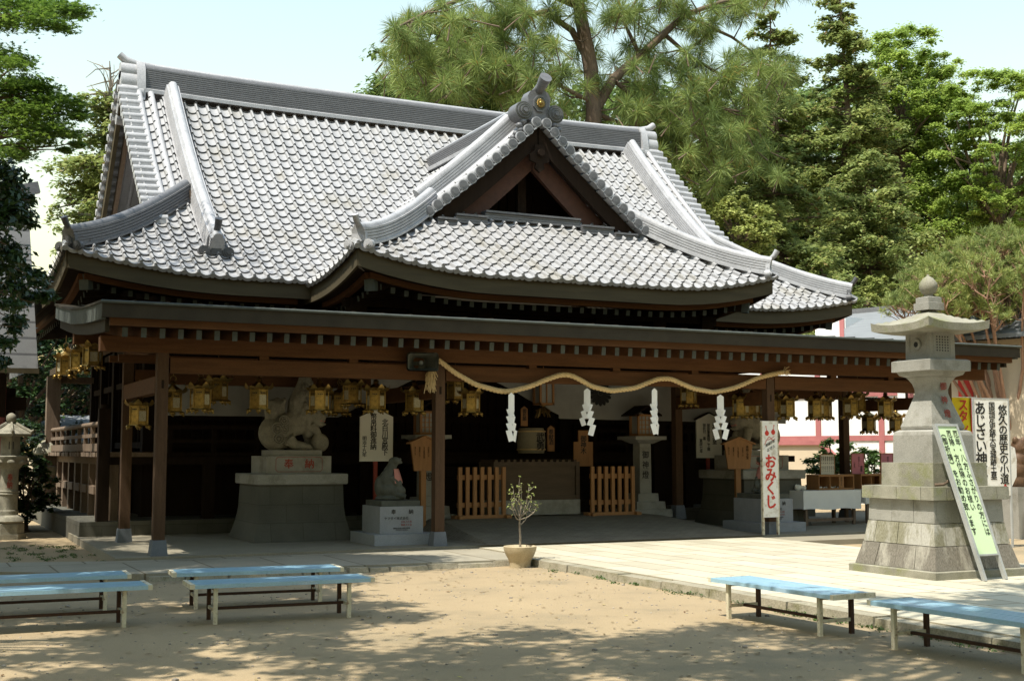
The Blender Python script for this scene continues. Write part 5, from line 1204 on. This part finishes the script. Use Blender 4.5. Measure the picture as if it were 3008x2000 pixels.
# ================================================================== signs and figure at the right edge
p = at(2917,1440,15.5)
t = thing('path_sign', 'white standing sign with three columns of brush writing and a red arrow', 'sign', (p.x,15.5,0), R(-6))
z0, z1 = at(2917,1455,15.5).z, at(2917,1173,15.5).z; w = (at(2962,1300,15.5)-at(2868,1300,15.5)).x*1.02; hh = z1-z0
g = G(); g.bx(-w/2,w/2,-.02,0,z0,z1); b = g.mesh('sign_board', WHITE, t)
g = G()
for x in (-w/2,w/2-.025): g.bx(x,x+.025,-.024,.01,0,z1+.01)
g.bx(-w/2,w/2,-.024,.01,z1,z1+.02); g.mesh('sign_frame', STEEL, t)
for s, x, zt, sz in (('悠久の歴史の小道',w*.31,.06,.118*hh),('国指定史跡大宝城跡土塁',.01,.03,.084*hh),('あじさい神苑',-w*.31,.03,.15*hh)): G().text(s, sz, (x,-.02,z1-zt*hh), A0, B0, off=.025).mesh('lettering', INK, b)
g = G(); x = w*.32; g.prism([(x-.02,z0+.04*hh),(x+.02,z0+.04*hh),(x+.02,z0+.09*hh),(x+.045,z0+.09*hh),(x,z0+.125*hh),(x-.045,z0+.09*hh),(x-.02,z0+.09*hh)], (0,-.021,0), A0, B0, .004); g.mesh('red_arrow', REDI, b)
t = thing('yellow_banner', 'yellow banner with red writing half hidden behind the tall stone lantern', 'banner', (at(2872,1300,19).x,19,0))
zt, zb = at(2850,1167,19).z, at(2850,1252,19).z
g = G(); g.cyl((0,0,0),(0,0,zt+.05),.015,n=6); g.cyl((-.75,0,zt),(0,0,zt),.01,n=6); g.mesh('banner_pole', WHITE, t)
g = G(); n = 10; v = [(-.68+.66*i/n,.02*math.sin(i*.9+j),zt-.01-1.5*j/8) for i in range(n+1) for j in range(9)]; g.add(v, [(i*9+j,i*9+j+1,i*9+j+10,i*9+j+9) for i in range(n) for j in range(8)]); b = g.mesh('banner_cloth', YEL, t, 60)
g = G(); g.text('スタンプ', .27, (-.4,-.03,zt-.04), A0, B0, off=.03); g.bx(-.19,-.05,-.03,-.025,zt-1.2,zt-.02); g.mesh('red_lettering', REDI, b)
g = G(); g.text('道開きめぐり', .11, (-.12,-.034,zt-.05), A0, B0); g.mesh('white_lettering', PAPER, b)
p = at(2990,1470,17); k = lambda v: at(2990,v,17).z
t = thing('carved_figure', 'brown carved wooden figure on a stone block at the right picture edge', 'statue', (p.x+.03,17,0))
g = G(); g.bx(-.24,.24,-.2,.2,0,k(1430)); g.mesh('stone_block', GRAN, t)
zz = k(1430); H_ = k(1285)-zz
blob('figure_body', [('b',(0,0,zz+H_*.12),(.17,.15,H_*.2)),('b',(-.02,0,zz+H_*.35),(.19,.16,H_*.22)),('b',(0,-.02,zz+H_*.55),(.16,.14,H_*.18)),('b',(.0,-.02,zz+H_*.8),(.14,.13,H_*.19)),('b',(.02,-.12,zz+H_*.78),(.05,.06,.04)),('b',(-.1,-.05,zz+H_*.95),(.06,.05,.07)),('b',(.12,-.05,zz+H_*.95),(.06,.05,.07))], .02, CARVW, t)
t = thing('small_placard', 'plain white shaped placard between the brush-written sign and the carved figure', 'placard', (at(2972,1400,16.6).x,16.6,0))
k2 = lambda v: at(2972,v,16.6).z
g = G(); g.prism([(-.12,k2(1415)),(-.05,k2(1440)),(.12,k2(1400)),(.14,k2(1350)),(.1,k2(1315)),(-.02,k2(1308)),(-.1,k2(1330))], (0,0,0), A0, B0, .02); g.mesh('placard_board', WHITE, t); g = G(); g.cyl((0,.02,0),(0,.02,k2(1400)),.015,n=6); g.mesh('placard_post', STEEL, t)
g = G(); x0 = at(2925,1500,20).x; 
for i in range(6): g.frus(x0+.35+i*.75,20.2,-.05,.28+random.uniform(-.03,.03),.36,.2,.34,.17)
tag(g.mesh('stone_edging', GRAN), 'low grey stone edging behind the brush-written white sign', 'stone edging')
# ================================================================== trees
def limb(g, p0, p1, r0, r1, bend=.12, n=6, rs=random):
    p0 = Vector(p0); p1 = Vector(p1); L = (p1-p0).length; q = []
    o = Vector((rs.uniform(-1,1),rs.uniform(-1,1),rs.uniform(-.3,1)))*L*bend
    for i in range(n+1):
        t_ = i/n; q.append(p0.lerp(p1, t_)+o*math.sin(PI*t_)+Vector((rs.uniform(-1,1),rs.uniform(-1,1),rs.uniform(-1,1)))*L*.018*(0 < i < n))
    g.tube(q, [r0+(r1-r0)*i/n for i in range(n+1)], 7); return q
def conifer(lb, base, H, r, z0, n, size, lm, seed, bark=BARK, name='cypress_tree', nb=46, droop=.18, flat=.6, power=.75, lean=0, grp='cypress trees behind the hall'):
    rs = random.Random(seed); rg = np.random.default_rng(seed); nb = int(nb*2.1)
    t = thing(name, lb, 'tree', (base[0],base[1],0), 0, grp)
    g = G(); top = Vector((lean,0,H)); ax = [Vector((lean*(i/8)**2+.12*math.sin(i*1.7+seed),.12*math.cos(i*2.1+seed),H*i/8)) for i in range(9)]
    g.tube(ax, [max(.03,.022*H*(1-i/8.2)) for i in range(9)], 9); cl = []
    for i in range(nb):
        f = (i+rs.random())/nb; z = z0+(H-z0)*f; rr = r*(max(.06,(1-f))**power)*rs.uniform(.5,1.2)*(.75+.25*min(1,f*5)); a = rs.uniform(0,2*PI)+i*2.4
        k = min(7,int(z/H*8)); c = ax[k].lerp(ax[k+1], z/H*8-k) if k < 8 else ax[8]
        tip = c+Vector((rr*math.cos(a),rr*math.sin(a),-rr*droop+rs.uniform(-.1,.25)*rr))
        if rr > .6: limb(g, c, c.lerp(tip,.92), .018*rr+.03, .02, .08, 4, rs)
        for u in ((.4,.68,.97) if rr > 1 else (.5,.95)):
            q = c.lerp(tip, u); s = (.2+.125*rr)*rs.uniform(.7,1.3)
            cl.append((q.x+rs.uniform(-.25,.25)*s,q.y+rs.uniform(-.25,.25)*s,q.z+.12*s,s,s,s*flat))
            if rs.random() < .5: cl.append((q.x+rs.uniform(-.8,.8)*s,q.y+rs.uniform(-.8,.8)*s,q.z-.3*s,s*.6,s*.6,s*.5))
    g.mesh('trunk', bark, t, 60)
    V, F = clumps(cl, n, size, 1.1, .5, rg=rg); np_mesh('crown', V, F, lm, t); return t
def broadleaf(lb, base, H, R_, zc, rz, n, size, lm, seed, bark=BARK, name='broadleaf_tree', nc=60, cs=.24, off=(0,0), grp='broadleaf trees behind the hall', flat=.7, skip=None, cat='tree', tr=.02):
    nc = int(nc*1.8); cs *= .75; n = int(n*1.25)
    rs = random.Random(seed); rg = np.random.default_rng(seed)
    t = thing(name, lb, cat, (base[0],base[1],0), 0, grp); g = G(); cl = []
    fork = Vector((off[0]*.4,off[1]*.4,max(.3,zc-rz*.75))); limb(g, (0,0,-.1), fork, tr*H+.03, tr*.75*H+.02, .05, 6, rs)
    for i in range(nc):
        for _ in range(30):
            d = Vector((rs.gauss(0,1),rs.gauss(0,1),rs.gauss(0,1))).normalized(); rr = rs.uniform(.25,1.0)**.6
            p = Vector((off[0]+d.x*R_*rr, off[1]+d.y*R_*rr, zc+d.z*rz*rr))
            if p.z > zc-rz*.8 and not (skip and skip(p.x+base[0], p.y+base[1], p.z)): break
        else: continue
        s = R_*cs*rs.uniform(.5,1.3); cl.append((p.x,p.y,p.z,s,s,s*flat))
        if i % 6 == 0: limb(g, fork.lerp(Vector((off[0],off[1],zc)), rs.uniform(0,.5)), p, tr*.4*H+.01, .015, .12, 5, rs)
    g.mesh('trunk', bark, t, 60)
    V, F = clumps(cl, n, size, 1.1, .6, rg=rg); np_mesh('crown', V, F, lm, t); return t
def px(u, y): return at(u, 1330, y).x
def pz(u, v, y): return at(u, v, y).z
def dep(u, y): return y/((FW+RT*((u-1504)/FPX)).y)
def B2(lb, u, v, ru, rv, y, n, size, lm, seed, **k):
    d = dep(u,y)/3700; zc = pz(u,v,y); return broadleaf(lb, (px(u,y),y), zc, ru*d, zc, rv*d, n, size, lm, seed, **k)
# --- big long-needled pine behind the ridge
rs = random.Random(11); Yp = 40.0
t = thing('pine_tree', 'big pine with long drooping needle tufts and bent limbs above the roof ridge', 'tree', (px(1740,Yp),Yp,0))
T0 = Vector((t.location.x,Yp,0)); g = G()
def loc_(u, v, y=Yp): return at(u, v, y)-T0
trk = [Vector((0,0,0)), loc_(1745,900), loc_(1738,500), loc_(1745,330), loc_(1735,200), loc_(1712,80), loc_(1690,-40), loc_(1700,-200), loc_(1720,-420)]
g.tube(trk, [.42,.38,.33,.3,.28,.25,.22,.16,.09], 11)
limbs = [[(1745,330),(1800,235),(1880,165),(1950,100),(2010,45),(2110,10),(2250,-20)],[(1735,190),(1680,90),(1600,35),(1500,60),(1430,100),(1340,135),(1240,150)],[(1500,60),(1420,150),(1330,220)],
 [(1700,20),(1560,-40),(1400,-20),(1250,40),(1170,80)],[(1950,100),(2030,170),(2110,215),(2200,260)],[(1800,235),(1880,300),(1960,290),(2060,300),(2180,330)],[(1745,330),(1840,370),(1930,400),(1960,470)],[(1880,165),(1830,60),(1900,-40),(2060,-80)],
 [(1740,420),(1660,470),(1500,430)],[(1738,300),(1640,250),(1540,230),(1450,200)],[(2010,45),(2150,110),(2260,190)],[(2110,10),(2300,-40),(2380,-10)],[(1960,290),(2050,400),(2150,440)]]
tips = []
for li, L in enumerate(limbs):
    dy = rs.uniform(-3,2.5); q = []
    for i, (u,v) in enumerate(L): q.append(loc_(u, v, Yp+dy*i/len(L)))
    r0 = .22 if li == 0 else (.15 if li in (1,3) else .09)
    g.tube(q, [r0*(1-.75*i/(len(q)-1)) for i in range(len(q))], 8)
    for i in range(1,len(q)):
        for k in range(5):
            c = q[i-1].lerp(q[i], rs.random()); d = Vector((rs.gauss(0,1),rs.gauss(0,1.2),rs.gauss(-.05,.55))).normalized(); L_ = rs.uniform(.5,1.7)
            e = c+d*L_; g.tube([c, c.lerp(e,.5)+Vector((0,0,-.1)), e], [.035,.025,.015], 4); tips.append((e, (d+Vector((0,0,.35))).normalized()))
            if rs.random() < .55: e2 = e+Vector((rs.gauss(0,.4),rs.gauss(0,.4),rs.gauss(0,.25))); tips.append((e2,(d+Vector((0,0,.6))).normalized()))
for (u0,v0,u1,v1,nq) in ((1120,30,1560,250,84),(1300,120,1640,300,34),(1850,150,2330,400,70),(1930,300,2270,500,46),(1880,400,2120,600,30),(1500,-80,2300,30,26),(1150,180,1400,290,14),(1560,120,1670,230,8),(1480,250,1700,340,12),(2050,420,2300,560,8),(1780,330,1900,420,6)):
    for k in range(nq):
        e = loc_(rs.uniform(u0,u1), rs.uniform(v0,v1), Yp+rs.uniform(-3.5,2.5)); tips.append((e, Vector((rs.gauss(0,.6),rs.gauss(0,.6),.8)).normalized()))
        s = e+Vector((rs.gauss(0,.4),rs.gauss(0,.4),-rs.uniform(.3,.8))); g.tube([s,e],[.03,.015],4)
g.mesh('trunk', BARK, t, 60)
def tufts(tips, n, L, wd, rg, spread=1.0, droop=.35):
    C = np.array([p for p, d in tips]); D = np.array([d for p, d in tips]); m = len(C)
    C = np.repeat(C, n, 0); D = np.repeat(D, n, 0); d = unit(rg.normal(size=C.shape)*spread+D*.75); L_ = (L*rg.uniform(.6,1.1,len(C)))[:,None]
    S = C-D*rg.uniform(0,.35*L,len(C))[:,None]
    b = unit(np.cross(d, rg.normal(size=d.shape)))*wd; M_ = S+d*L_*.55; E = S+d*L_; E[:,2] -= droop*L_[:,0]*(1-np.abs(d[:,2]))*.8
    V = np.stack([S-b*.5, M_-b*.5, E, M_+b*.5, S+b*.5], 1).reshape(-1,3); k = np.arange(len(C))[:,None]*5
    return V, np.concatenate([k+np.array([[0,1,3,4]]), k+np.array([[1,2,3,3]])]) , m
def tuft_mesh(name, tips, n, L, wd, lm, par, rg, **kw):
    C = np.array([p for p, d in tips]); D = np.array([d for p, d in tips])
    C = np.repeat(C, n, 0); D = np.repeat(D, n, 0); d = unit(rg.normal(size=C.shape)*kw.get('spread',1)+D*kw.get('aim',.75)); L_ = (L*rg.uniform(.6,1.1,len(C)))[:,None]
    S = C-D*rg.uniform(0,.35*L,len(C))[:,None]; b = unit(np.cross(d, rg.normal(size=d.shape)))*wd; M_ = S+d*L_*.5; E = S+d*L_; E[:,2] -= kw.get('droop',.35)*L_[:,0]*(1-np.abs(d[:,2]))*.8
    V = np.stack([S-b*.35, M_-b*.5, E, M_+b*.5], 1).reshape(-1,3); return np_mesh(name, V, np.arange(len(V)).reshape(-1,4), lm, par)
tips = [(p, d) for p, d in tips if not (-1.3 < p.x < 1.0 and p.y < .6 and 12.0 < p.z < 17.2 and rs.random() < .5)]
tuft_mesh('needle_crown', tips, 150, .66, .021, PINE_L, t, np.random.default_rng(5), droop=.4, aim=.6)
# --- forest behind
CY = conifer
def C2(lb, u, vtop, y, rpx, v0, n, size, seed, **k): return conifer(lb, (px(u,y),y), pz(u,vtop,y), rpx*dep(u,y)/3700*1.25, pz(u,v0,y), int(n*2.0), size*1.15, k.pop('lm',HINO_L), seed, **k)
C2('drooping dark cedar behind the ridge, left of and under the big pine', 1290, 90, 46, 340, 560, 30000, .2, 21, lm=CEDAR_L, name='cedar_tree', nb=60, droop=.3, power=.4, grp='cedar trees')
C2('tall dark cypress with a pointed top, highest on the right', 2505, -5, 46, 175, 880, 30000, .19, 22, nb=80, power=.48)
C2('dark cypress right of the pine with a rounded top', 2290, 45, 48, 165, 900, 26000, .19, 23, nb=60, power=.5)
C2('cypress between the pine and the tallest cypress, showing its bare lower trunk', 2300, 430, 40, 160, 860, 16000, .17, 24, nb=40, power=.45)
C2('dense brownish cypress with dead twigs below the tallest cypress', 2560, 470, 41, 190, 1000, 26000, .17, 25, nb=60, power=.4)
C2('low mid-green cypress behind the right end of the roof', 2420, 760, 37, 130, 1020, 14000, .15, 26, nb=40, power=.5)
C2('cypress under the pine directly behind the right ridge end', 2060, 430, 44, 170, 900, 20000, .19, 27, nb=46, power=.45)
C2('cypress whose top shows between the pine and the tallest cypress', 2385, 330, 52, 150, 800, 20000, .19, 61, nb=50, power=.4)
C2('cypress right of the tallest one, half hidden by bright young leaves', 2660, 300, 52, 150, 900, 20000, .19, 62, nb=50, power=.45)
C2('shaded cypress low behind the right half of the pine', 2170, 330, 50, 170, 860, 22000, .19, 63, nb=50, power=.4)
C2('pale-barked cypress with a bare twiggy top left of the hall roof', 318, 270, 40, 150, 900, 22000, .15, 28, nb=80, power=.3, bark=BARKP, grp='cypress trees left of the hall')
C2('small cypress between the grey side hall and the hall roof', 258, 610, 42, 60, 980, 6000, .17, 29, nb=30, power=.5, grp='cypress trees left of the hall')
g = G(); rs = random.Random(4); y = 40; b = at(322,300,y)
for i in range(16):
    e = at(322+rs.uniform(-75,45), 300-rs.uniform(20,125), y+rs.uniform(-1,1)); limb(g, b.lerp(at(325,200,y), rs.random()), e, .025, .008, .1, 4, rs)
g.tube([at(322,330,y),at(326,260,y),at(322,180,y)],[.09,.05,.015],6)
ct = [o for o in COL.objects if o.get('label','').startswith('pale-barked cypress')][0]; g.mesh('bare_twigs', BARKP, ct, world=True)
B2('bright young-green tree right of the tallest cypress', 2680, 330, 190, 260, 50, 70000, .17, KEYA_L, 31, nc=130, cs=.2)
B2('bright green spreading tree filling the right upper corner', 2960, 470, 190, 300, 45, 76000, .145, KEYA_L, 32, nc=150, flat=.4, cs=.2)
B2('bright green tree low at the right picture edge behind the red-stemmed pine', 2830, 640, 200, 170, 48, 36000, .16, KEYA_L, 33, nc=80, cs=.22)
B2('small yellow-green tree behind the right roof slope', 2185, 670, 125, 105, 37, 13000, .15, YELL_L, 34, nc=60, cs=.24, grp='small yellow-green trees')
B2('small yellow-green tree just right of the roof tip', 2570, 870, 75, 70, 37, 6000, .14, YELL_L, 35, nc=30, grp='small yellow-green trees')
# distant wood closing the view
rg = np.random.default_rng(77); cl = []
for i in range(760):
    u = rg.uniform(1650,3150); y = rg.uniform(60,72); v = rg.uniform(260,1150) if u < 2750 else rg.uniform(430,1150); p = at(u, v, y); s = rg.uniform(.9,1.9); cl.append((p.x,p.y,p.z,s,s,s*.6))
V, F = clumps(cl, 95000, .45, .5, .6, rg=rg); o = np_mesh('distant_forest', V, F, CEDAR_L); o['kind'] = 'stuff'; o['label'] = 'dark green wood far behind the shrine and its trees'
# dark trees left behind the veranda
broadleaf('dark evergreen tree behind the left end of the veranda', (px(150,42),42), 8, 2.6, 4.2, 3.2, 26000, .16, DARK_L, 41, nc=80, grp='dark evergreens on the left')
broadleaf('dark evergreen tree behind the left stone lantern', (px(40,37),37), 7, 2.2, 3.6, 3.0, 22000, .15, DARK_L, 42, nc=80, grp='dark evergreens on the left')
broadleaf('sunlit evergreen showing gold-green between the left eave and the veranda', (px(215,47),47), 8, 2.6, 4.6, 2.4, 14000, .17, SHRUB_L, 43, nc=60, grp='dark evergreens on the left')
broadleaf('leafy shrub at the foot of the left stone lantern', (px(85,27.5),27.5), 1.7, .62, .85, .8, 6000, .085, SHRUB_L, 44, nc=40, name='shrub', cat='shrub', grp='shrubs', tr=.01)
broadleaf('dark shrub between the two left stone lanterns', (px(100,32),32), 2.4, 1.0, 1.2, 1.2, 8000, .1, DARK_L, 45, nc=40, name='shrub', cat='shrub', grp='shrubs', tr=.01)
broadleaf('glossy green shrub behind the fortune boxes, left of the dark rear post', (px(2445,25),25), 1.9, .75, 1.05, .85, 6000, .1, SHRUB_L, 46, nc=40, name='shrub', cat='shrub', grp='shrubs', tr=.01)
broadleaf('glossy green shrub behind the pink placards, right of the dark rear post', (px(2560,26),26), 1.7, .8, .95, .75, 6000, .1, SHRUB_L, 47, nc=40, name='shrub', cat='shrub', grp='shrubs', tr=.01)
# red-stemmed umbrella pine
y = 26.0; t = thing('umbrella_pine', 'many-stemmed red-barked umbrella pine at the right edge above the canopy', 'tree', (px(2985,y),y,0)); T0 = Vector((t.location.x,y,0)); rs = random.Random(9); g = G(); tips = []
for i in range(64):
    a = rs.uniform(0,2*PI); f = math.sqrt(rs.random()); ex = f*3.3*math.cos(a); ey = f*2.4*math.sin(a); zt = 7.5-1.8*(f**2)+rs.uniform(-.25,.25)
    p0 = Vector((rs.uniform(-.25,.25),rs.uniform(-.25,.25),rs.uniform(.1,.7))); p1 = Vector((ex*.35,ey*.35,2.9)); p2 = Vector((ex*.75,ey*.75,zt-1.1)); p3 = Vector((ex,ey,zt-.25))
    q = []
    for k in range(9):
        s = k/8; q.append(p0*(1-s)**3+p1*3*s*(1-s)**2+p2*3*s*s*(1-s)+p3*s**3+Vector((rs.uniform(-.04,.04),rs.uniform(-.04,.04),0)))
    g.tube(q, [.07-.055*k/8 for k in range(9)], 7)
    for k in range(10):
        c = q[rs.randint(6,8)]; e = c+Vector((rs.gauss(0,.34),rs.gauss(0,.34),rs.uniform(.15,.6))); m_ = c.lerp(e,.5)+Vector((0,0,-.05)); g.tube([c,m_,e],[.024,.018,.01],5)
        for j in range(5):
            e2 = e+Vector((rs.gauss(0,.2),rs.gauss(0,.2),rs.uniform(.0,.28))); g.tube([m_,e2],[.01,.006],4); tips.append((e2,Vector((rs.gauss(0,.25),rs.gauss(0,.25),1)).normalized()))
g.mesh('trunk', BARKR, t, 60); tuft_mesh('needle_crown', tips, 38, .24, .02, UMB_L, t, np.random.default_rng(6), spread=.6, aim=.9, droop=.05)
# --- maple hanging in from the left and the trees that shade the court
y = 20.0; t = thing('maple_tree', 'maple branches with fine leaves hanging in at the upper left corner', 'tree', (-3.2,20.5,0)); T0 = Vector((-3.2,20.5,0)); rs = random.Random(14); rg = np.random.default_rng(14); g = G(); cl = []
g.tube([(0,0,0),(.2,0,2.5),(.5,-.1,5),(.9,.1,7.5),(1.2,0,10)],[.3,.26,.22,.16,.08],9)
for hv in (60,300,430): limb(g, (.6,0,6.0), at(-60,hv,y)-T0, .1, .03, .06, 6, rs)
SP = [(40,20,70),(110,25,60),(180,30,50),(225,28,30),(180,70,30),(90,60,50),(25,60,50),(20,165,55),(60,185,40),(25,240,60),(70,250,50),(110,270,45),(150,290,45),(190,315,40),(60,310,60),(120,340,50),(170,370,40),(205,400,30),(20,320,60),(30,380,60),(90,390,45),(140,405,35),(240,340,22),(225,420,18),(195,440,15),(20,440,50),(60,445,35)]
for u,v,r in SP:
    for k in range(3):
        p = at(u+rs.uniform(-.5,.5)*r, v+rs.uniform(-.4,.4)*r, y+rs.uniform(-1.2,1.6))-T0; s = r*y/3700*.72; cl.append((p.x,p.y,p.z,s,s,s*.3))
    hub = at(-60, 60 if v < 120 else (300 if v < 350 else 430), y)-T0
    limb(g, hub, at(u,v,y)-T0, .03, .006, .08, 5, rs)
for i in range(70):
    a = rs.uniform(0,2*PI); f = math.sqrt(rs.random())*3.6; p = Vector((.2+f*math.cos(a), .6+f*math.sin(a), 8.0+rs.uniform(-1.6,3.2)-f*.2))
    if (p.x+T0.x) > .035*(p.y+T0.y): continue
    cl.append((p.x,p.y,p.z,.75,.75,.25)); 
    if i % 4 == 0: limb(g, (.8,0,7), p, .06, .015, .1, 4, rs)
for (x_,y_,z_) in ((1.6,21.6,10.6),(1.9,21.4,10.9),(1.2,22.3,10.4),(1.0,21.2,11),(1.7,22.6,11.2),(.6,22.2,10.6),(2.2,22.2,11.6),(2.6,21.8,11.9),(1.4,23.2,11)):
    p = Vector((x_,y_,z_+.6))-T0; cl.append((p.x,p.y,p.z,.5,.5,.2)); limb(g, (.9,0,8), p, .04, .01, .08, 4, rs)
g.mesh('trunk', BARK, t, 60)
cl = np.array(cl); vol = cl[:,3]**2+.02; cnt = np.where(np.arange(len(cl)) < 3*len(SP), np.maximum(20,17000*vol/vol[:3*len(SP)].sum()), 110).astype(int); idx = np.repeat(np.arange(len(cl)), cnt); d = unit(rg.normal(size=(len(idx),3))); Pm = cl[idx,:3]+rg.normal(0,.85,(len(idx),3))*cl[idx,3:]
n = len(Pm); N = rg.normal(size=(n,3))*.35; N[:,2] += 1; N = unit(N); T_ = rg.normal(size=(n,3)); T_ = unit(T_-N*np.sum(T_*N,1,keepdims=True)); B_ = np.cross(N,T_); sz = (.05*rg.uniform(.7,1.25,n))[:,None]
Vs = [Pm]; ang = []
for k in range(10):
    a = -PI*.8+k*(PI*1.6/9); rr = (1.0 if k % 2 == 1 else .38)*(1 if k in (5,3) else .85); 
    Vs.append(Pm+(T_*math.cos(a)+B_*math.sin(a))*sz*rr)
Vm = np.stack(Vs[1:], 1).reshape(-1,3); np_mesh('crown', Vm, np.arange(10*n).reshape(n,10), MAPL_L, t)
# dark broad-leaved branches low at the left edge
y = 17.0; t = thing('evergreen_oak', 'dark glossy-leaved branches hanging at the left picture edge below the maple', 'tree', (-1.8,17.5,0)); T0 = Vector((-1.8,17.5,0)); g = G(); cl = []
g.tube([(0,0,0),(.1,0,2),(.3,0,4),(.4,0,6.5)],[.22,.2,.15,.08],8)
for u,v,r in ((20,500,70),(40,560,60),(60,620,60),(30,650,80),(90,640,40),(20,720,70),(40,790,60),(70,850,60),(110,820,45),(140,850,40),(20,870,60),(40,940,45),(20,1010,40),(60,960,25),(25,1060,25),(100,590,30),(100,890,35),(10,600,70),(60,900,30)):
    for k in range(3):
        p = at(u+rs.uniform(-.5,.5)*r-12, v+rs.uniform(-.5,.5)*r, y+rs.uniform(-.7,.7))-T0; s = r*y/3700*.7; cl.append((p.x,p.y,p.z,s,s,s*.7))
    limb(g, (.3,0,rs.uniform(3,5.5)), at(u,v,y)-T0, .03, .006, .1, 5, rs)
g.mesh('trunk', BARK, t, 60); V, F = clumps(cl, 7500, .1, .2, .45, rg=rg); np_mesh('crown', V, F, DARK_L, t)
# shade trees outside the frame whose shadows lie on the sand
def shader(lb, base, disks, n, size, seed, H, lm=KEYA_L):
    rs = random.Random(seed); rg = np.random.default_rng(seed); t = thing('shade_tree', lb, 'tree', (base[0],base[1],0), 0, 'trees shading the court'); g = G(); cl = []
    g.tube([(0,0,0),(.1,.1,H*.35),(.2,0,H*.7)],[.38,.32,.2],9)
    for (x,y,z,r,k) in disks:
        for i in range(k):
            a = rs.uniform(0,2*PI); f = math.sqrt(rs.random())*r; p = Vector((x-base[0]+f*math.cos(a), y-base[1]+f*math.sin(a), z+rs.uniform(-.5,.6))); s = rs.uniform(.28,.6); cl.append((p.x,p.y,p.z,s,s,s*.45))
            if i % 4 == 0: limb(g, (.2,0,H*rs.uniform(.45,.7)), p, .07, .015, .08, 5, rs)
    g.mesh('trunk', BARK, t, 60); V, F = clumps(cl, n, size, .8, .55, rg=rg); np_mesh('crown', V, F, lm, t)
SH1 = [(-2.6,11.5,7.4,2.4,46),(-1.6,14.3,7.6,1.6,30),(-1.3,9.6,7.6,1.5,22),(-1.6,16.6,7.8,1.5,22),(-.4,14.2,8.0,.8,8),(-.6,11.6,8.2,.9,9),(.7,15.3,9.8,1.2,26),(-.8,17.2,10,1.4,26),(-2.2,16.4,9.4,1.6,26),(-.3,13.2,9.3,1.2,24),(-.3,10.8,9.0,1.0,18),(-.2,15.6,10,1.3,22),(-2.9,18.8,9,1.9,110),(-2.2,19.8,8.6,1.4,60),(-3.8,21.5,9,1.9,70),(-3.2,16.2,9.2,1.5,50),(-1.6,15.6,9.5,1.5,36),(1.35,15.4,10.4,.9,22),(-4.5,15,8.5,2,24)]
SH2 = [(-.8,7.3,8.2,1.5,26),(1.2,7.6,8.3,1.5,28),(2.7,7.3,8.6,1.3,18),(3.4,5.4,8.6,1.6,26),(5.0,4.9,8.8,1.4,16),(.6,5.2,8.4,2.0,30),(3.6,3.2,8.6,2,24),(6.8,5.3,9.2,1.3,14),(7.4,8.2,9.8,.8,7),(8.2,4.5,10,2.4,50),(5.5,7.3,10.2,1.4,36),(7.1,6.7,10.2,1.3,30),(6,1.0,10.5,3.2,44),(1,0,10,3.5,44),(-3,-2,10,3,30)]
shader('tall shade tree left of the court, its shadow on the left benches', (-4.5,12.0), SH1, 170000, .14, 51, 7.5)
shader('tall shade tree near the viewer, its shadow on the foreground sand', (-3.5,3.5), SH2, 56000, .14, 52, 8.5)
# ================================================================== litter and tufts on the ground
rg = np.random.default_rng(90); n = 800; P2 = np.stack([rg.uniform(-1,8.1,n), rg.uniform(7,16,n), np.full(n,.008)], 1)
V, F = leaves(P2, .055, 6, .5, rg=rg); o = np_mesh('leaf_litter', V, F, LITTER); o['kind'] = 'stuff'; o['label'] = 'fallen leaves scattered over the sandy court'
g = G(); rs = random.Random(2)
for i in range(1300):
    x, y = rs.uniform(-1,8.1), rs.uniform(6.5,16); r = rs.uniform(.004,.014)*(1 if rs.random() < .95 else 2); g.lathe([(r,0),(r*.9,r*.6),(r*.3,r*.8)], 5, (x,y,-.001), rs.random()*3)
o = g.mesh('gravel', PEBB); o['kind'] = 'stuff'; o['label'] = 'small stones scattered over the sandy court'
cl = []; 
for i in range(40): cl.append((8.02+rs.uniform(-.12,.08), rs.uniform(7.5,15), .015, rs.uniform(.03,.1), rs.uniform(.05,.2), .03))
for i in range(26): p = at(rs.uniform(2930,3030), rs.uniform(1480,1500), 20.8); cl.append((p.x,19.6+rs.uniform(-.2,.4),.05,.3,.2,.1))
for i in range(40): cl.append((rs.uniform(1.6,2.8), rs.uniform(18.6,23), .01, .12,.2,.02))
V, F = clumps(cl, 5000, .035, .1, .4, rg=rg); o = np_mesh('weeds', V, F, SHRUB_L); o['kind'] = 'stuff'; o['label'] = 'low weeds and moss along the kerb and paving'
rg = np.random.default_rng(91); cl = []  # wood added out of view to keep sky light off the shaded parts
for i in range(900):
    k = i % 3
    if k == 0: x, y = rg.uniform(-24,44), rg.uniform(-16,-9)
    elif k == 1: x, y = rg.uniform(-22,-14), rg.uniform(-14,34)
    else: x, y = rg.uniform(30,44), rg.uniform(-14,16)
    z = rg.uniform(.5,17); s = rg.uniform(1.2,2.2); cl.append((x,y,z,s,s,s*.8))
V, F = clumps(cl, 30000, .8, .4, .7, rg=rg); o = np_mesh('added_sky_blocking_wood', V, F, CEDAR_L); o['kind'] = 'stuff'; o['label'] = 'unseen wood added round the viewer side to block sky light from the shade'
bpy.context.view_layer.update()
